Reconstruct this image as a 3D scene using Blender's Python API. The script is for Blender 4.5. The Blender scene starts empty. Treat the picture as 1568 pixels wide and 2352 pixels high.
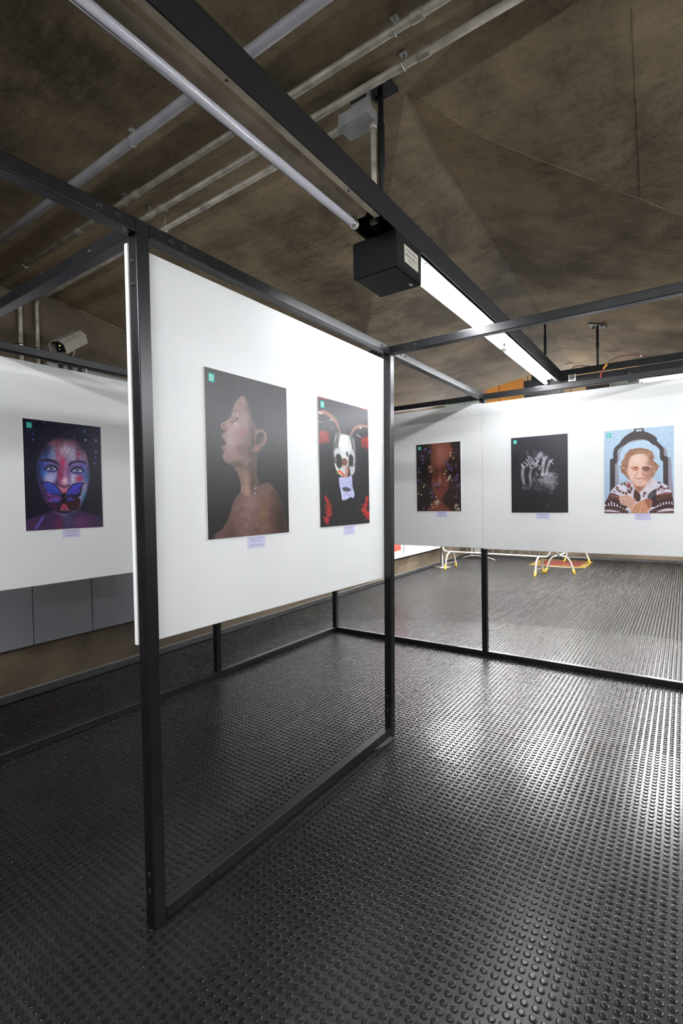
import bpy, math, random
import numpy as np
from mathutils import Vector, Matrix

random.seed(7)
rng = np.random.default_rng(11)
scene = bpy.context.scene
COL = scene.collection

# ------------------------------------------------------------------ camera
YAW, PITCH, ROLL = math.radians(34.83), math.radians(-1.27), math.radians(-1.03)
CAM = Vector((-1.012, -1.543, 1.512))
fwd = Vector((math.cos(PITCH)*math.cos(YAW), math.cos(PITCH)*math.sin(YAW), math.sin(PITCH)))
rgt = Vector((math.sin(YAW), -math.cos(YAW), 0))
upv = rgt.cross(fwd)
rgt2 = math.cos(ROLL)*rgt + math.sin(ROLL)*upv
upv2 = -math.sin(ROLL)*rgt + math.cos(ROLL)*upv
cam = bpy.data.cameras.new('camera')
cam.sensor_fit = 'VERTICAL'
cam.sensor_height = 36.0
cam.sensor_width = 24.0
cam.lens = 1129.49*36.0/2352.0
cam.clip_start = 0.02
cam.clip_end = 200
camo = bpy.data.objects.new('camera', cam)
COL.objects.link(camo)
m = Matrix((rgt2, upv2, -fwd)).transposed().to_4x4()
m.translation = CAM
camo.matrix_world = m
scene.camera = camo

# ------------------------------------------------------------------ world, exposure
world = bpy.data.worlds.new('world')
scene.world = world
world.use_nodes = True
bg = world.node_tree.nodes['Background']
bg.inputs[0].default_value = (0.9, 0.95, 1.0, 1)
bg.inputs[1].default_value = 0.01
vs = scene.view_settings
vs.view_transform = 'Standard'
vs.look = 'None'
vs.gamma = 1.0
vs.use_curve_mapping = False
vs.exposure = 1.18
TUBE_LIGHT = 44.0        # rail one, lit tubes
TUBE_LIGHT_RIGHT = 80.0  # rail two
TUBE_LIGHT_BACK = 110.0   # added fill tubes of tracks three and four, and rail one's rear tube
HALL_LIGHT = 105.0        # lamps of the hall beyond

# ------------------------------------------------------------------ materials
def newmat(name):
    mt = bpy.data.materials.new(name)
    mt.use_nodes = True
    return mt, mt.node_tree.nodes, mt.node_tree.links, mt.node_tree.nodes['Principled BSDF']

def pmat(name, col, rough=0.5, metal=0.0, spec=0.5, vary=0.0, scale=8.0, bump=0.0, bscale=60.0, rvary=0.0):
    mt, n, l, p = newmat(name)
    p.inputs['Base Color'].default_value = (*col, 1)
    p.inputs['Roughness'].default_value = rough
    p.inputs['Metallic'].default_value = metal
    p.inputs['Specular IOR Level'].default_value = spec
    if vary or bump or rvary:
        tc = n.new('ShaderNodeTexCoord')
    if vary or rvary:
        ns = n.new('ShaderNodeTexNoise')
        ns.inputs['Scale'].default_value = scale
        ns.inputs['Detail'].default_value = 8
        l.new(tc.outputs['Object'], ns.inputs['Vector'])
        if vary:
            rp = n.new('ShaderNodeValToRGB')
            rp.color_ramp.elements[0].position = 0.3
            rp.color_ramp.elements[1].position = 0.7
            rp.color_ramp.elements[0].color = tuple(c*(1-vary) for c in col)+(1,)
            rp.color_ramp.elements[1].color = tuple(min(1, c*(1+vary)) for c in col)+(1,)
            l.new(ns.outputs['Fac'], rp.inputs['Fac'])
            l.new(rp.outputs['Color'], p.inputs['Base Color'])
        if rvary:
            mr = n.new('ShaderNodeMapRange')
            mr.inputs['From Min'].default_value = 0.3
            mr.inputs['From Max'].default_value = 0.7
            mr.inputs['To Min'].default_value = max(0.02, rough-rvary)
            mr.inputs['To Max'].default_value = min(1, rough+rvary)
            l.new(ns.outputs['Fac'], mr.inputs['Value'])
            l.new(mr.outputs['Result'], p.inputs['Roughness'])
    if bump:
        nb = n.new('ShaderNodeTexNoise')
        nb.inputs['Scale'].default_value = bscale
        nb.inputs['Detail'].default_value = 4
        l.new(tc.outputs['Object'], nb.inputs['Vector'])
        b = n.new('ShaderNodeBump')
        b.inputs['Strength'].default_value = bump
        b.inputs['Distance'].default_value = 0.002
        l.new(nb.outputs['Fac'], b.inputs['Height'])
        l.new(b.outputs['Normal'], p.inputs['Normal'])
    return mt

def emat(name, col, strength):
    mt, n, l, p = newmat(name)
    p.inputs['Base Color'].default_value = (0.9, 0.9, 0.9, 1)
    p.inputs['Emission Color'].default_value = (*col, 1)
    p.inputs['Emission Strength'].default_value = strength
    return mt

def concrete(name, dark, light, rough, bump=0.35, gloss_patch=0.0, spec=0.4):
    mt, n, l, p = newmat(name)
    tc = n.new('ShaderNodeTexCoord')
    def noise(scale, detail, rgh=0.6, vec=None, dist=0.0):
        t = n.new('ShaderNodeTexNoise')
        t.inputs['Scale'].default_value = scale
        t.inputs['Detail'].default_value = detail
        t.inputs['Roughness'].default_value = rgh
        t.inputs['Distortion'].default_value = dist
        l.new(vec if vec else tc.outputs['Object'], t.inputs['Vector'])
        return t.outputs['Fac']
    def mixf(a, b, f, mode='MIX'):
        x = n.new('ShaderNodeMix'); x.data_type = 'FLOAT'
        x.inputs[0].default_value = f
        l.new(a, x.inputs[2]); l.new(b, x.inputs[3])
        return x.outputs[0]
    big = noise(0.55, 3, 0.5, dist=0.6)
    mid = noise(2.6, 8, 0.65, dist=0.4)
    mp = n.new('ShaderNodeMapping')
    mp.inputs['Rotation'].default_value = (0, 0, 0.5)
    mp.inputs['Scale'].default_value = (14, 2.0, 8)
    l.new(tc.outputs['Object'], mp.inputs['Vector'])
    grain = noise(3.0, 6, 0.7, mp.outputs['Vector'])
    fine = noise(45, 4, 0.7)
    a = mixf(big, mid, 0.42)
    a = mixf(a, grain, 0.13)
    a = mixf(a, fine, 0.10)
    rp = n.new('ShaderNodeValToRGB')
    e = rp.color_ramp.elements
    e[0].position = 0.405; e[0].color = (*dark, 1)
    e[1].position = 0.60; e[1].color = (*light, 1)
    l.new(a, rp.inputs['Fac'])
    colr = rp.outputs['Color']
    # small pores
    vo = n.new('ShaderNodeTexVoronoi'); vo.inputs['Scale'].default_value = 22
    vo.inputs['Randomness'].default_value = 1.0
    l.new(tc.outputs['Object'], vo.inputs['Vector'])
    pr = n.new('ShaderNodeMapRange')
    pr.inputs['From Min'].default_value = 0.03; pr.inputs['From Max'].default_value = 0.10
    pr.inputs['To Min'].default_value = 0.45; pr.inputs['To Max'].default_value = 1.0
    l.new(vo.outputs['Distance'], pr.inputs['Value'])
    mx = n.new('ShaderNodeMix'); mx.data_type = 'RGBA'; mx.blend_type = 'MULTIPLY'
    mx.inputs[0].default_value = 0.6
    l.new(colr, mx.inputs[6]); l.new(pr.outputs['Result'], mx.inputs[7])
    l.new(mx.outputs[2], p.inputs['Base Color'])
    p.inputs['Roughness'].default_value = rough
    p.inputs['Specular IOR Level'].default_value = spec
    if gloss_patch:
        gr = n.new('ShaderNodeMapRange')
        gr.inputs['From Min'].default_value = 0.4; gr.inputs['From Max'].default_value = 0.6
        gr.inputs['To Min'].default_value = rough-gloss_patch; gr.inputs['To Max'].default_value = rough+0.1
        l.new(mid, gr.inputs['Value']); l.new(gr.outputs['Result'], p.inputs['Roughness'])
    hm = mixf(mid, fine, 0.4)
    hm = mixf(hm, grain, 0.3)
    b = n.new('ShaderNodeBump'); b.inputs['Strength'].default_value = bump
    b.inputs['Distance'].default_value = 0.012
    l.new(hm, b.inputs['Height']); l.new(b.outputs['Normal'], p.inputs['Normal'])
    return mt

M = {}
M['ceiling'] = concrete('ceiling_concrete', (0.068, 0.050, 0.029), (0.37, 0.28, 0.168), 0.7, bump=0.5)
M['ceiling_gloss'] = concrete('varnished_ceiling_concrete', (0.085, 0.061, 0.034), (0.38, 0.285, 0.168), 0.85, bump=0.35, spec=0.1)
M['wallc'] = concrete('wall_concrete', (0.05, 0.037, 0.023), (0.135, 0.102, 0.064), 0.7)
M['frame'] = pmat('black_painted_steel', (0.0065, 0.0065, 0.0082), 0.32, spec=0.55, vary=0.2, scale=12, bump=0.03, bscale=180, rvary=0.015)
M['bolt'] = pmat('dark_bolt', (0.03, 0.03, 0.03), 0.35, metal=0.6)
M['white'] = pmat('white_painted_board', (0.80, 0.80, 0.79), 0.5, vary=0.025, scale=3.0, bump=0.05, bscale=300)
M['foam'] = pmat('foam_board', (0.72, 0.71, 0.66), 0.6)
M['black'] = pmat('black_metal', (0.0065, 0.0065, 0.0072), 0.55, spec=0.3, vary=0.3, scale=30, bump=0.2, bscale=220)
M['blackbox'] = pmat('black_cabinet', (0.004, 0.004, 0.0045), 0.6, spec=0.15, vary=0.2, scale=20, bump=0.25, bscale=400)
M['grille'] = pmat('speaker_cloth', (0.007, 0.007, 0.0077), 0.85, bump=0.5, bscale=900)
M['enamel'] = pmat('white_enamel', (0.62, 0.61, 0.58), 0.35, vary=0.12, scale=6)
M['dusty'] = pmat('dusty_enamel', (0.70, 0.60, 0.46), 0.5, vary=0.3, scale=9)
M['tube_off'] = pmat('frosted_glass_tube', (0.62, 0.62, 0.68), 0.16)
M['tube_on'] = emat('lit_tube', (0.93, 0.96, 1.0), TUBE_LIGHT)
M['tube_right'] = emat('lit_tube_right', (0.93, 0.96, 1.0), TUBE_LIGHT_RIGHT)
M['tube_back'] = emat('lit_tube_back', (0.93, 0.96, 1.0), TUBE_LIGHT_BACK)
M['tube_hall'] = emat('lit_tube_hall', (0.97, 0.97, 1.0), HALL_LIGHT)
M['pipe'] = pmat('galvanised_pipe', (0.33, 0.30, 0.25), 0.5, metal=0.25, vary=0.35, scale=14, bump=0.2, bscale=90)
M['pipe_grey'] = pmat('grey_pvc_pipe', (0.34, 0.33, 0.35), 0.45, vary=0.15, scale=8)
M['steel'] = pmat('brushed_steel', (0.52, 0.52, 0.50), 0.28, metal=0.9, vary=0.1, scale=10)
M['greybox'] = pmat('grey_cast_box', (0.22, 0.22, 0.21), 0.5, vary=0.2, scale=14)
M['cctv'] = pmat('beige_camera_housing', (0.36, 0.33, 0.28), 0.5, vary=0.08, scale=14)
M['lens'] = pmat('dark_glass', (0.01, 0.01, 0.012), 0.08)
M['led'] = emat('green_led', (0.5, 1.0, 0.05), 3.0)
M['clad'] = pmat('grey_metal_cladding', (0.27, 0.27, 0.30), 0.32, metal=0.35, vary=0.06, scale=3)
M['gap'] = pmat('shadow_gap_rubber', (0.02, 0.02, 0.02), 0.8)
M['skirt'] = pmat('dark_rubber_skirting', (0.030, 0.030, 0.031), 0.5, vary=0.25, scale=10)
M['sill'] = pmat('pale_painted_sill', (0.55, 0.54, 0.50), 0.5, vary=0.15, scale=10)
M['casewhite'] = pmat('white_case', (0.75, 0.75, 0.76), 0.35)
M['red'] = pmat('red_print', (0.55, 0.07, 0.05), 0.4, vary=0.15, scale=20)
M['barrier'] = pmat('cream_enamel', (0.42, 0.40, 0.34), 0.35, vary=0.1, scale=12)
M['yellow'] = pmat('yellow_rubber', (0.42, 0.27, 0.02), 0.5, vary=0.2, scale=30)
M['redpaint'] = pmat('red_floor_paint', (0.12, 0.020, 0.016), 0.4, vary=0.25, scale=10)
M['yelpaint'] = pmat('yellow_floor_paint', (0.20, 0.14, 0.02), 0.45, vary=0.2, scale=10)
M['orange'] = pmat('orange_panel', (0.90, 0.42, 0.10), 0.4, vary=0.06, scale=2)
M['cream'] = pmat('cream_plaster', (0.84, 0.66, 0.40), 0.6, vary=0.05, scale=2)
M['palewall'] = pmat('pale_grey_wall', (0.55, 0.55, 0.53), 0.6, vary=0.08, scale=1)
M['mauve'] = pmat('mauve_strip', (0.50, 0.33, 0.30), 0.6)
M['darkpanel'] = pmat('dark_blue_grey_panel', (0.045, 0.047, 0.055), 0.3)
M['teal'] = pmat('teal_ink', (0.0, 0.42, 0.33), 0.35)
M['paperwhite'] = pmat('white_ink', (0.85, 0.88, 0.9), 0.4)
M['lilac'] = pmat('lilac_paper', (0.62, 0.60, 0.80), 0.6)
M['ink'] = pmat('violet_ink', (0.08, 0.06, 0.16), 0.6)
M['wirered'] = pmat('red_wire', (0.42, 0.02, 0.02), 0.4)
M['wiredark'] = pmat('dark_red_wire', (0.16, 0.03, 0.02), 0.5)
M['orangeplug'] = pmat('orange_plug', (0.80, 0.35, 0.05), 0.4)
M['labelpaper'] = pmat('cream_sticker', (0.50, 0.47, 0.38), 0.6)
M['shim'] = pmat('grey_shim', (0.06, 0.055, 0.05), 0.5, vary=0.2, scale=40)

def glassmat():
    mt, n, l, p = newmat('green_tinted_glass')
    p.inputs['Base Color'].default_value = (0.62, 0.80, 0.76, 1)
    p.inputs['Roughness'].default_value = 0.05
    p.inputs['Transmission Weight'].default_value = 0.6
    return mt
M['glass'] = glassmat()

def rubber():
    mt, n, l, p = newmat('studded_black_rubber')
    tc = n.new('ShaderNodeTexCoord')
    def noise(s, d, dist=0):
        t = n.new('ShaderNodeTexNoise'); t.inputs['Scale'].default_value = s
        t.inputs['Detail'].default_value = d; t.inputs['Distortion'].default_value = dist
        l.new(tc.outputs['Object'], t.inputs['Vector']); return t.outputs['Fac']
    a = noise(1.1, 6, 0.5); c = noise(55, 5)
    sp = n.new('ShaderNodeSeparateXYZ'); l.new(tc.outputs['Object'], sp.inputs[0])
    # dust lies in the grooves between the studs: a property of the height of the rubber
    hz = n.new('ShaderNodeMapRange')
    hz.inputs['From Min'].default_value = -0.0028; hz.inputs['From Max'].default_value = -0.0006
    l.new(sp.outputs['Z'], hz.inputs['Value'])
    groove = n.new('ShaderNodeMix'); groove.data_type = 'RGBA'
    groove.inputs[6].default_value = (0.0135, 0.0125, 0.0115, 1)
    groove.inputs[7].default_value = (0.0055, 0.0053, 0.0058, 1)
    l.new(hz.outputs['Result'], groove.inputs[0])
    mr = n.new('ShaderNodeMapRange')
    mr.inputs['From Min'].default_value = 0.35; mr.inputs['From Max'].default_value = 0.7
    mr.inputs['To Min'].default_value = 0.75; mr.inputs['To Max'].default_value = 1.35
    mm = n.new('ShaderNodeMix'); mm.data_type = 'FLOAT'; mm.inputs[0].default_value = 0.5
    l.new(a, mm.inputs[2]); l.new(c, mm.inputs[3]); l.new(mm.outputs[0], mr.inputs['Value'])
    mx = n.new('ShaderNodeMix'); mx.data_type = 'RGBA'; mx.blend_type = 'MULTIPLY'; mx.inputs[0].default_value = 1
    l.new(groove.outputs[2], mx.inputs[6]); l.new(mr.outputs['Result'], mx.inputs[7])
    l.new(mx.outputs[2], p.inputs['Base Color'])
    rr = n.new('ShaderNodeMapRange')
    rr.inputs['From Min'].default_value = 0.35; rr.inputs['From Max'].default_value = 0.65
    rr.inputs['To Min'].default_value = 0.18; rr.inputs['To Max'].default_value = 0.27
    l.new(mm.outputs[0], rr.inputs['Value'])
    rm = n.new('ShaderNodeMix'); rm.data_type = 'FLOAT'; rm.inputs[2].default_value = 0.30
    l.new(hz.outputs['Result'], rm.inputs[0]); l.new(rr.outputs['Result'], rm.inputs[3])
    l.new(rm.outputs[0], p.inputs['Roughness'])
    p.inputs['Specular IOR Level'].default_value = 0.44
    b = n.new('ShaderNodeBump'); b.inputs['Strength'].default_value = 0.08; b.inputs['Distance'].default_value = 0.001
    l.new(c, b.inputs['Height']); l.new(b.outputs['Normal'], p.inputs['Normal'])
    return mt
M['rubber'] = rubber()

def printmat():
    mt, n, l, p = newmat('photo_print')
    at = n.new('ShaderNodeAttribute'); at.attribute_name = 'ink'
    l.new(at.outputs['Color'], p.inputs['Base Color'])
    p.inputs['Roughness'].default_value = 0.38
    p.inputs['Specular IOR Level'].default_value = 0.5
    return mt
M['print'] = printmat()

# ------------------------------------------------------------------ mesh helpers
def wloc(o):
    v = Vector((0, 0, 0))
    while o is not None:
        v += Vector(o.location); o = o.parent
    return v

class MB:
    def __init__(s):
        s.v = []; s.f = []; s.sm = []; s.mi = []
    def add(s, vs, fs, smooth=False, mi=0):
        b = len(s.v)
        s.v += [tuple(x) for x in vs]
        for f in fs:
            s.f.append(tuple(i+b for i in f)); s.sm.append(smooth); s.mi.append(mi)
        return s
    def box(s, a, b):
        x0, y0, z0 = (min(a[i], b[i]) for i in range(3)); x1, y1, z1 = (max(a[i], b[i]) for i in range(3))
        return s.add([(x0,y0,z0),(x1,y0,z0),(x1,y1,z0),(x0,y1,z0),(x0,y0,z1),(x1,y0,z1),(x1,y1,z1),(x0,y1,z1)],
              [(0,3,2,1),(4,5,6,7),(0,1,5,4),(1,2,6,5),(2,3,7,6),(3,0,4,7)])
    def hexa(s, bottom, top):
        n = len(bottom)
        return s.add(list(bottom)+list(top), [tuple(range(n-1,-1,-1)), tuple(range(n,2*n))]+[(i,(i+1)%n,n+(i+1)%n,n+i) for i in range(n)])
    def tube(s, path, r, seg=16, cap=True, smooth=True):
        P = [Vector(p) for p in path]
        n = len(P); rings = []
        t0 = (P[1]-P[0]).normalized()
        a = t0.orthogonal().normalized()
        vs = []; fs = []
        for i in range(n):
            t = ((P[min(i+1,n-1)]-P[max(i-1,0)])).normalized()
            a = (a - t*a.dot(t)).normalized(); b = t.cross(a)
            rr = r[i] if isinstance(r, (list, tuple)) else r
            for k in range(seg):
                th = 2*math.pi*k/seg
                vs.append(P[i]+a*(rr*math.cos(th))+b*(rr*math.sin(th)))
        for i in range(n-1):
            for k in range(seg):
                k2 = (k+1) % seg
                fs.append((i*seg+k, i*seg+k2, (i+1)*seg+k2, (i+1)*seg+k))
        s.add(vs, fs, smooth)
        if cap:
            s.add(vs[:seg], [tuple(range(seg-1,-1,-1))]); s.add(vs[-seg:], [tuple(range(seg))])
        return s
    def lathe(s, c, prof, axis=(0,0,1), seg=24, smooth=True):
        # prof: list of (radius, along)
        ax = Vector(axis).normalized(); a = ax.orthogonal().normalized(); b = ax.cross(a); c = Vector(c)
        vs = []; fs = []
        for (r, h) in prof:
            for k in range(seg):
                th = 2*math.pi*k/seg
                vs.append(c+ax*h+a*(r*math.cos(th))+b*(r*math.sin(th)))
        for i in range(len(prof)-1):
            for k in range(seg):
                k2 = (k+1) % seg
                fs.append((i*seg+k, i*seg+k2, (i+1)*seg+k2, (i+1)*seg+k))
        s.add(vs, fs, smooth)
        s.add(vs[:seg], [tuple(range(seg-1,-1,-1))]); s.add(vs[-seg:], [tuple(range(seg))])
        return s
    def prism(s, poly, d):
        d = Vector(d)
        return s.hexa([Vector(p) for p in poly], [Vector(p)+d for p in poly])
    def build(s, name, mat, parent=None, bevel=0, bseg=2):
        off = wloc(parent)
        me = bpy.data.meshes.new(name)
        me.from_pydata([(x-off.x, y-off.y, z-off.z) for x, y, z in s.v], [], s.f)
        me.polygons.foreach_set('use_smooth', s.sm)
        mats = mat if isinstance(mat, (list, tuple)) else [mat]
        for mm in mats: me.materials.append(mm)
        me.polygons.foreach_set('material_index', s.mi)
        me.validate(); me.update()
        # consistent normals
        import bmesh
        b = bmesh.new(); b.from_mesh(me); bmesh.ops.remove_doubles(b, verts=b.verts, dist=1e-6)
        bmesh.ops.recalc_face_normals(b, faces=b.faces); b.to_mesh(me); b.free()
        o = bpy.data.objects.new(name, me); COL.objects.link(o)
        if parent is not None: o.parent = parent
        if bevel:
            md = o.modifiers.new('bevel', 'BEVEL'); md.width = bevel; md.segments = bseg; md.limit_method = 'ANGLE'
            md.angle_limit = math.radians(40); md.harden_normals = False
        return o

def tag(o, label=None, cat=None, group=None, kind=None):
    if label: o['label'] = label
    if cat: o['category'] = cat
    if group: o['group'] = group
    if kind: o['kind'] = kind
    return o

def empty(name, loc, label, cat, group=None):
    o = bpy.data.objects.new(name, None); COL.objects.link(o)
    o.location = loc; o.empty_display_size = 0.05
    return tag(o, label, cat, group)

def copy_tree(o, parent=None):
    c = o.copy(); COL.objects.link(c); c.parent = parent
    for ch in [x for x in bpy.data.objects if x.parent == o]:
        copy_tree(ch, c)
    return c

def text_geo(s, size):
    cu = bpy.data.curves.new('t', 'FONT'); cu.body = s; cu.size = size; cu.align_x = 'CENTER'; cu.resolution_u = 2
    o = bpy.data.objects.new('t', cu); COL.objects.link(o)
    dg = bpy.context.evaluated_depsgraph_get()
    me = o.evaluated_get(dg).to_mesh()
    v = [tuple(x.co) for x in me.vertices]; f = [tuple(p.vertices) for p in me.polygons]
    bpy.data.objects.remove(o); bpy.data.curves.remove(cu)
    return v, f

# ================================================================== STRUCTURE
# ---- floor: studded rubber tiles, half metre each, laid in a running bond
def tile_origin_rows():
    rows = []
    y = -1.297
    k = 0
    ys = []
    for j in range(-9, 10):
        ys.append((-1.297+0.5*j, j))
    return ys

def build_floor():
    X0, X1 = -2.6, 12.1
    tiles = []
    for yb, j in tile_origin_rows():
        if yb > 3.25 or yb+0.5 < -5.4: continue
        off = 0.187 if j % 2 == 0 else 0.110
        x = math.floor((X0-off)/0.5)*0.5+off
        while x < X1:
            tiles.append((x, yb)); x += 0.5
    T = np.array(tiles)
    nT = len(T)
    tilt = rng.normal(0, 0.0012, (nT, 2)); dz = rng.normal(0, 0.0001, nT)
    V = []; F = []; base = 0
    # tile slabs
    g = 0.0012
    q = np.array([[g, g], [0.5-g, g], [0.5-g, 0.5-g], [g, 0.5-g]])
    P = T[:, None, :]+q[None]
    loc = q-0.25
    Z = -0.003+dz[:, None]+loc[None, :, 0]*tilt[:, None, 0]+loc[None, :, 1]*tilt[:, None, 1]
    V.append(np.concatenate([P, Z[..., None]], 2).reshape(-1, 3))
    F.append((np.arange(nT)[:, None]*4+np.arange(4)[None]).reshape(-1, 4)); base = nT*4
    # under-plane
    V.append(np.array([[X0-3, -6, -0.0045], [12.3, -6, -0.0045], [12.3, 3.4, -0.0045], [X0-3, 3.4, -0.0045]]))
    F.append(np.array([[0, 1, 2, 3]])+base); base += 4
    # studs
    i = (np.arange(15)+0.5)/30.0
    gx, gy = np.meshgrid(i, i, indexing='ij'); st = np.stack([gx.ravel(), gy.ravel()], 1)
    C = (T[:, None, :]+st[None]); ls = st-0.25
    Zc = dz[:, None]+ls[None, :, 0]*tilt[:, None, 0]+ls[None, :, 1]*tilt[:, None, 1]
    C = C.reshape(-1, 2); Zc = Zc.reshape(-1)
    TL = np.repeat(tilt, 225, 0)
    keep = (C[:, 1] < 2.66+0.042*C[:, 0]) & (C[:, 0] < 12.08) & (C[:, 1] > -5.0)
    C, Zc, TL = C[keep], Zc[keep], TL[keep]
    d = np.hypot(C[:, 0]-CAM.x, C[:, 1]-CAM.y)
    # leave out what lies well behind the photographer
    fr = (C[:, 0]-CAM.x)*math.cos(YAW)+(C[:, 1]-CAM.y)*math.sin(YAW)
    keep = fr > -0.6
    C, Zc, TL, d = C[keep], Zc[keep], TL[keep], d[keep]
    lods = [(0, 3.4, 20, [(0.0124, -0.0033), (0.0121, -0.0010), (0.0112, -0.0002), (0.0070, 0.0)]),
            (3.4, 6.2, 12, [(0.0124, -0.0033), (0.0120, -0.0007), (0.0104, 0.0)]),
            (6.2, 99, 8, [(0.0124, -0.0033), (0.0114, 0.0)])]
    for a, b, seg, prof in lods:
        s = (d >= a) & (d < b)
        c, zc, tl = C[s], Zc[s], TL[s]; n = len(c)
        th = np.arange(seg)*2*math.pi/seg
        rings = []
        for r, h in prof:
            dx = r*np.cos(th); dy = r*np.sin(th)
            x = c[:, 0:1]+dx; y = c[:, 1:2]+dy
            z = zc[:, None]+h+dx[None]*tl[:, 0:1]+dy[None]*tl[:, 1:2]
            rings.append(np.stack([x, y, z], 2))
        R = np.stack(rings, 1)              # n, nr, seg, 3
        nr = len(prof)
        V.append(R.reshape(-1, 3))
        k = np.arange(seg); k2 = (k+1) % seg
        qs = []
        for r in range(nr-1):
            qs.append(np.stack([r*seg+k, r*seg+k2, (r+1)*seg+k2, (r+1)*seg+k], 1))
        qs = np.concatenate(qs, 0)
        vb = np.arange(n)*nr*seg+base
        F.append((vb[:, None, None]+qs[None]).reshape(-1, 4))
        cap = (nr-1)*seg+k
        F.append((vb[:, None]+cap[None]))
        base += n*nr*seg
    Vc = np.concatenate(V, 0).astype(np.float32)
    loops = np.concatenate([f.reshape(-1) for f in F]).astype(np.int32)
    sizes = np.concatenate([np.full(len(f), f.shape[1]) for f in F]).astype(np.int32)
    starts = np.concatenate([[0], np.cumsum(sizes)[:-1]]).astype(np.int32)
    me = bpy.data.meshes.new('floor')
    me.vertices.add(len(Vc)); me.vertices.foreach_set('co', Vc.ravel())
    me.loops.add(len(loops)); me.loops.foreach_set('vertex_index', loops)
    me.polygons.add(len(sizes)); me.polygons.foreach_set('loop_start', starts)
    sm = np.ones(len(sizes), bool); sm[:nT+1] = False
    me.update(calc_edges=True)
    me.polygons.foreach_set('use_smooth', sm)
    me.materials.append(M['rubber'])
    me.update()
    o = bpy.data.objects.new('floor', me); COL.objects.link(o)
    o['kind'] = 'structure'
build_floor()

def wy(x):            # inner face of the left wall
    return 2.715+0.042*x

# ---- ceiling of folded concrete slabs
R0 = (0.90, -0.58, 3.235); R1 = (5.78, -0.37, 3.21)
Wn = (-4.0, wy(-4.0), 3.24); Wa = (0.98, wy(0.98), 3.24); Wb = (5.78, wy(5.78), 2.62)
Nn = (-4.0, -0.58, 3.24)
B0 = (1.233, -0.776, 3.168); B1 = (2.128, -1.54, 2.957); B2 = (3.063, -2.28, 2.79); E1 = (5.78, -2.48, 2.72)
C0 = (0.46, -1.83, 3.262); Q1 = (3.6, -6.0, 3.1); Q2 = (-4.0, -6.0, 3.24); Q3 = (5.78, -6.0, 3.15)
cv = [R0, R1, Wn, Wa, Wb, Nn, B0, B1, B2, E1, C0, Q1, Q2, Q3]
ix = {k: i for i, k in enumerate(['R0','R1','Wn','Wa','Wb','Nn','B0','B1','B2','E1','C0','Q1','Q2','Q3'])}
tris = ['Nn Wn Wa', 'Nn Wa R0', 'R0 Wa Wb', 'R0 Wb R1', 'R0 R1 B0', 'B0 R1 B1', 'B1 R1 B2', 'B2 R1 E1',
        'Nn R0 C0', 'R0 B0 C0', 'B0 B1 C0', 'B1 B2 C0', 'C0 B2 Q1', 'C0 Q1 Q2', 'C0 Q2 Nn', 'B2 E1 Q1', 'E1 Q3 Q1']
mb = MB()
faces = [tuple(ix[k] for k in t.split()) for t in tris]
mb.add(cv, faces[:4]); mb.add(cv, faces[4:8], mi=1); mb.add(cv, faces[8:])
mb.add([(x, y, z+0.35) for x, y, z in cv], faces)
rim = ['Wn','Wa','Wb','R1','E1','Q3','Q1','Q2','Nn']
n = len(cv)
rr = [ix[k] for k in rim]
allv = [tuple(p) for p in cv]+[(x, y, z+0.35) for x, y, z in cv]
mb.add(allv, [(rr[i], rr[(i+1) % len(rr)], rr[(i+1) % len(rr)]+n, rr[i]+n) for i in range(len(rr))])
ceil = mb.build('ceiling', [M['ceiling'], M['ceiling_gloss']]); tag(ceil, kind='structure')

def on_ceiling(x, y):
    # height of the underside at x, y
    for t in faces:
        a, b, c = (Vector(cv[i]) for i in t)
        d = (b.y-c.y)*(a.x-c.x)+(c.x-b.x)*(a.y-c.y)
        u = ((b.y-c.y)*(x-c.x)+(c.x-b.x)*(y-c.y))/d; v = ((c.y-a.y)*(x-c.x)+(a.x-c.x)*(y-c.y))/d
        if u >= -1e-6 and v >= -1e-6 and u+v <= 1+1e-6:
            return u*a.z+v*b.z+(1-u-v)*c.z
    return 3.2

# formwork joints: raised cement fins left where the boards of the mould met
def fin(name, pts, w=0.004, h=0.006):
    mb = MB()
    for i in range(len(pts)-1):
        a = Vector(pts[i]); b = Vector(pts[i+1]); n_ = max(2, int((b-a).length/0.04))
        path = []
        for k in range(n_+1):
            p = a.lerp(b, k/n_); p.x += random.uniform(-.0025, .0025); p.y += random.uniform(-.0025, .0025)
            p.z = on_ceiling(p.x, p.y)-0.001
            path.append(p)
        mb.tube(path, [w*random.uniform(.35, 1.0) for _ in path], 5)
    o = mb.build(name, M['ceiling'], ceil); return o
fin('concrete_fin', [(.99, -1.40, 0), (1.93, -1.37, 0)], .0016)
fin('concrete_fin', [(.91, -0.60, 0), (1.233, -0.776, 0), (2.128, -1.54, 0)], 0.0022)
fin('concrete_fin', [(1.05, 0.05, 0), (2.6, 0.45, 0)], 0.0013)
fin('concrete_fin', [(0.99, wy(.99)-.010, 0), (5.7, wy(5.7)-.010, 0)], 0.007)
fin('concrete_fin', [(1.35, -0.53, 0), (1.6, 1.26, 0)], 0.0013)
fin('concrete_fin', [(2.4, -0.5, 0), (2.65, 1.6, 0)], 0.0013)

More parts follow.
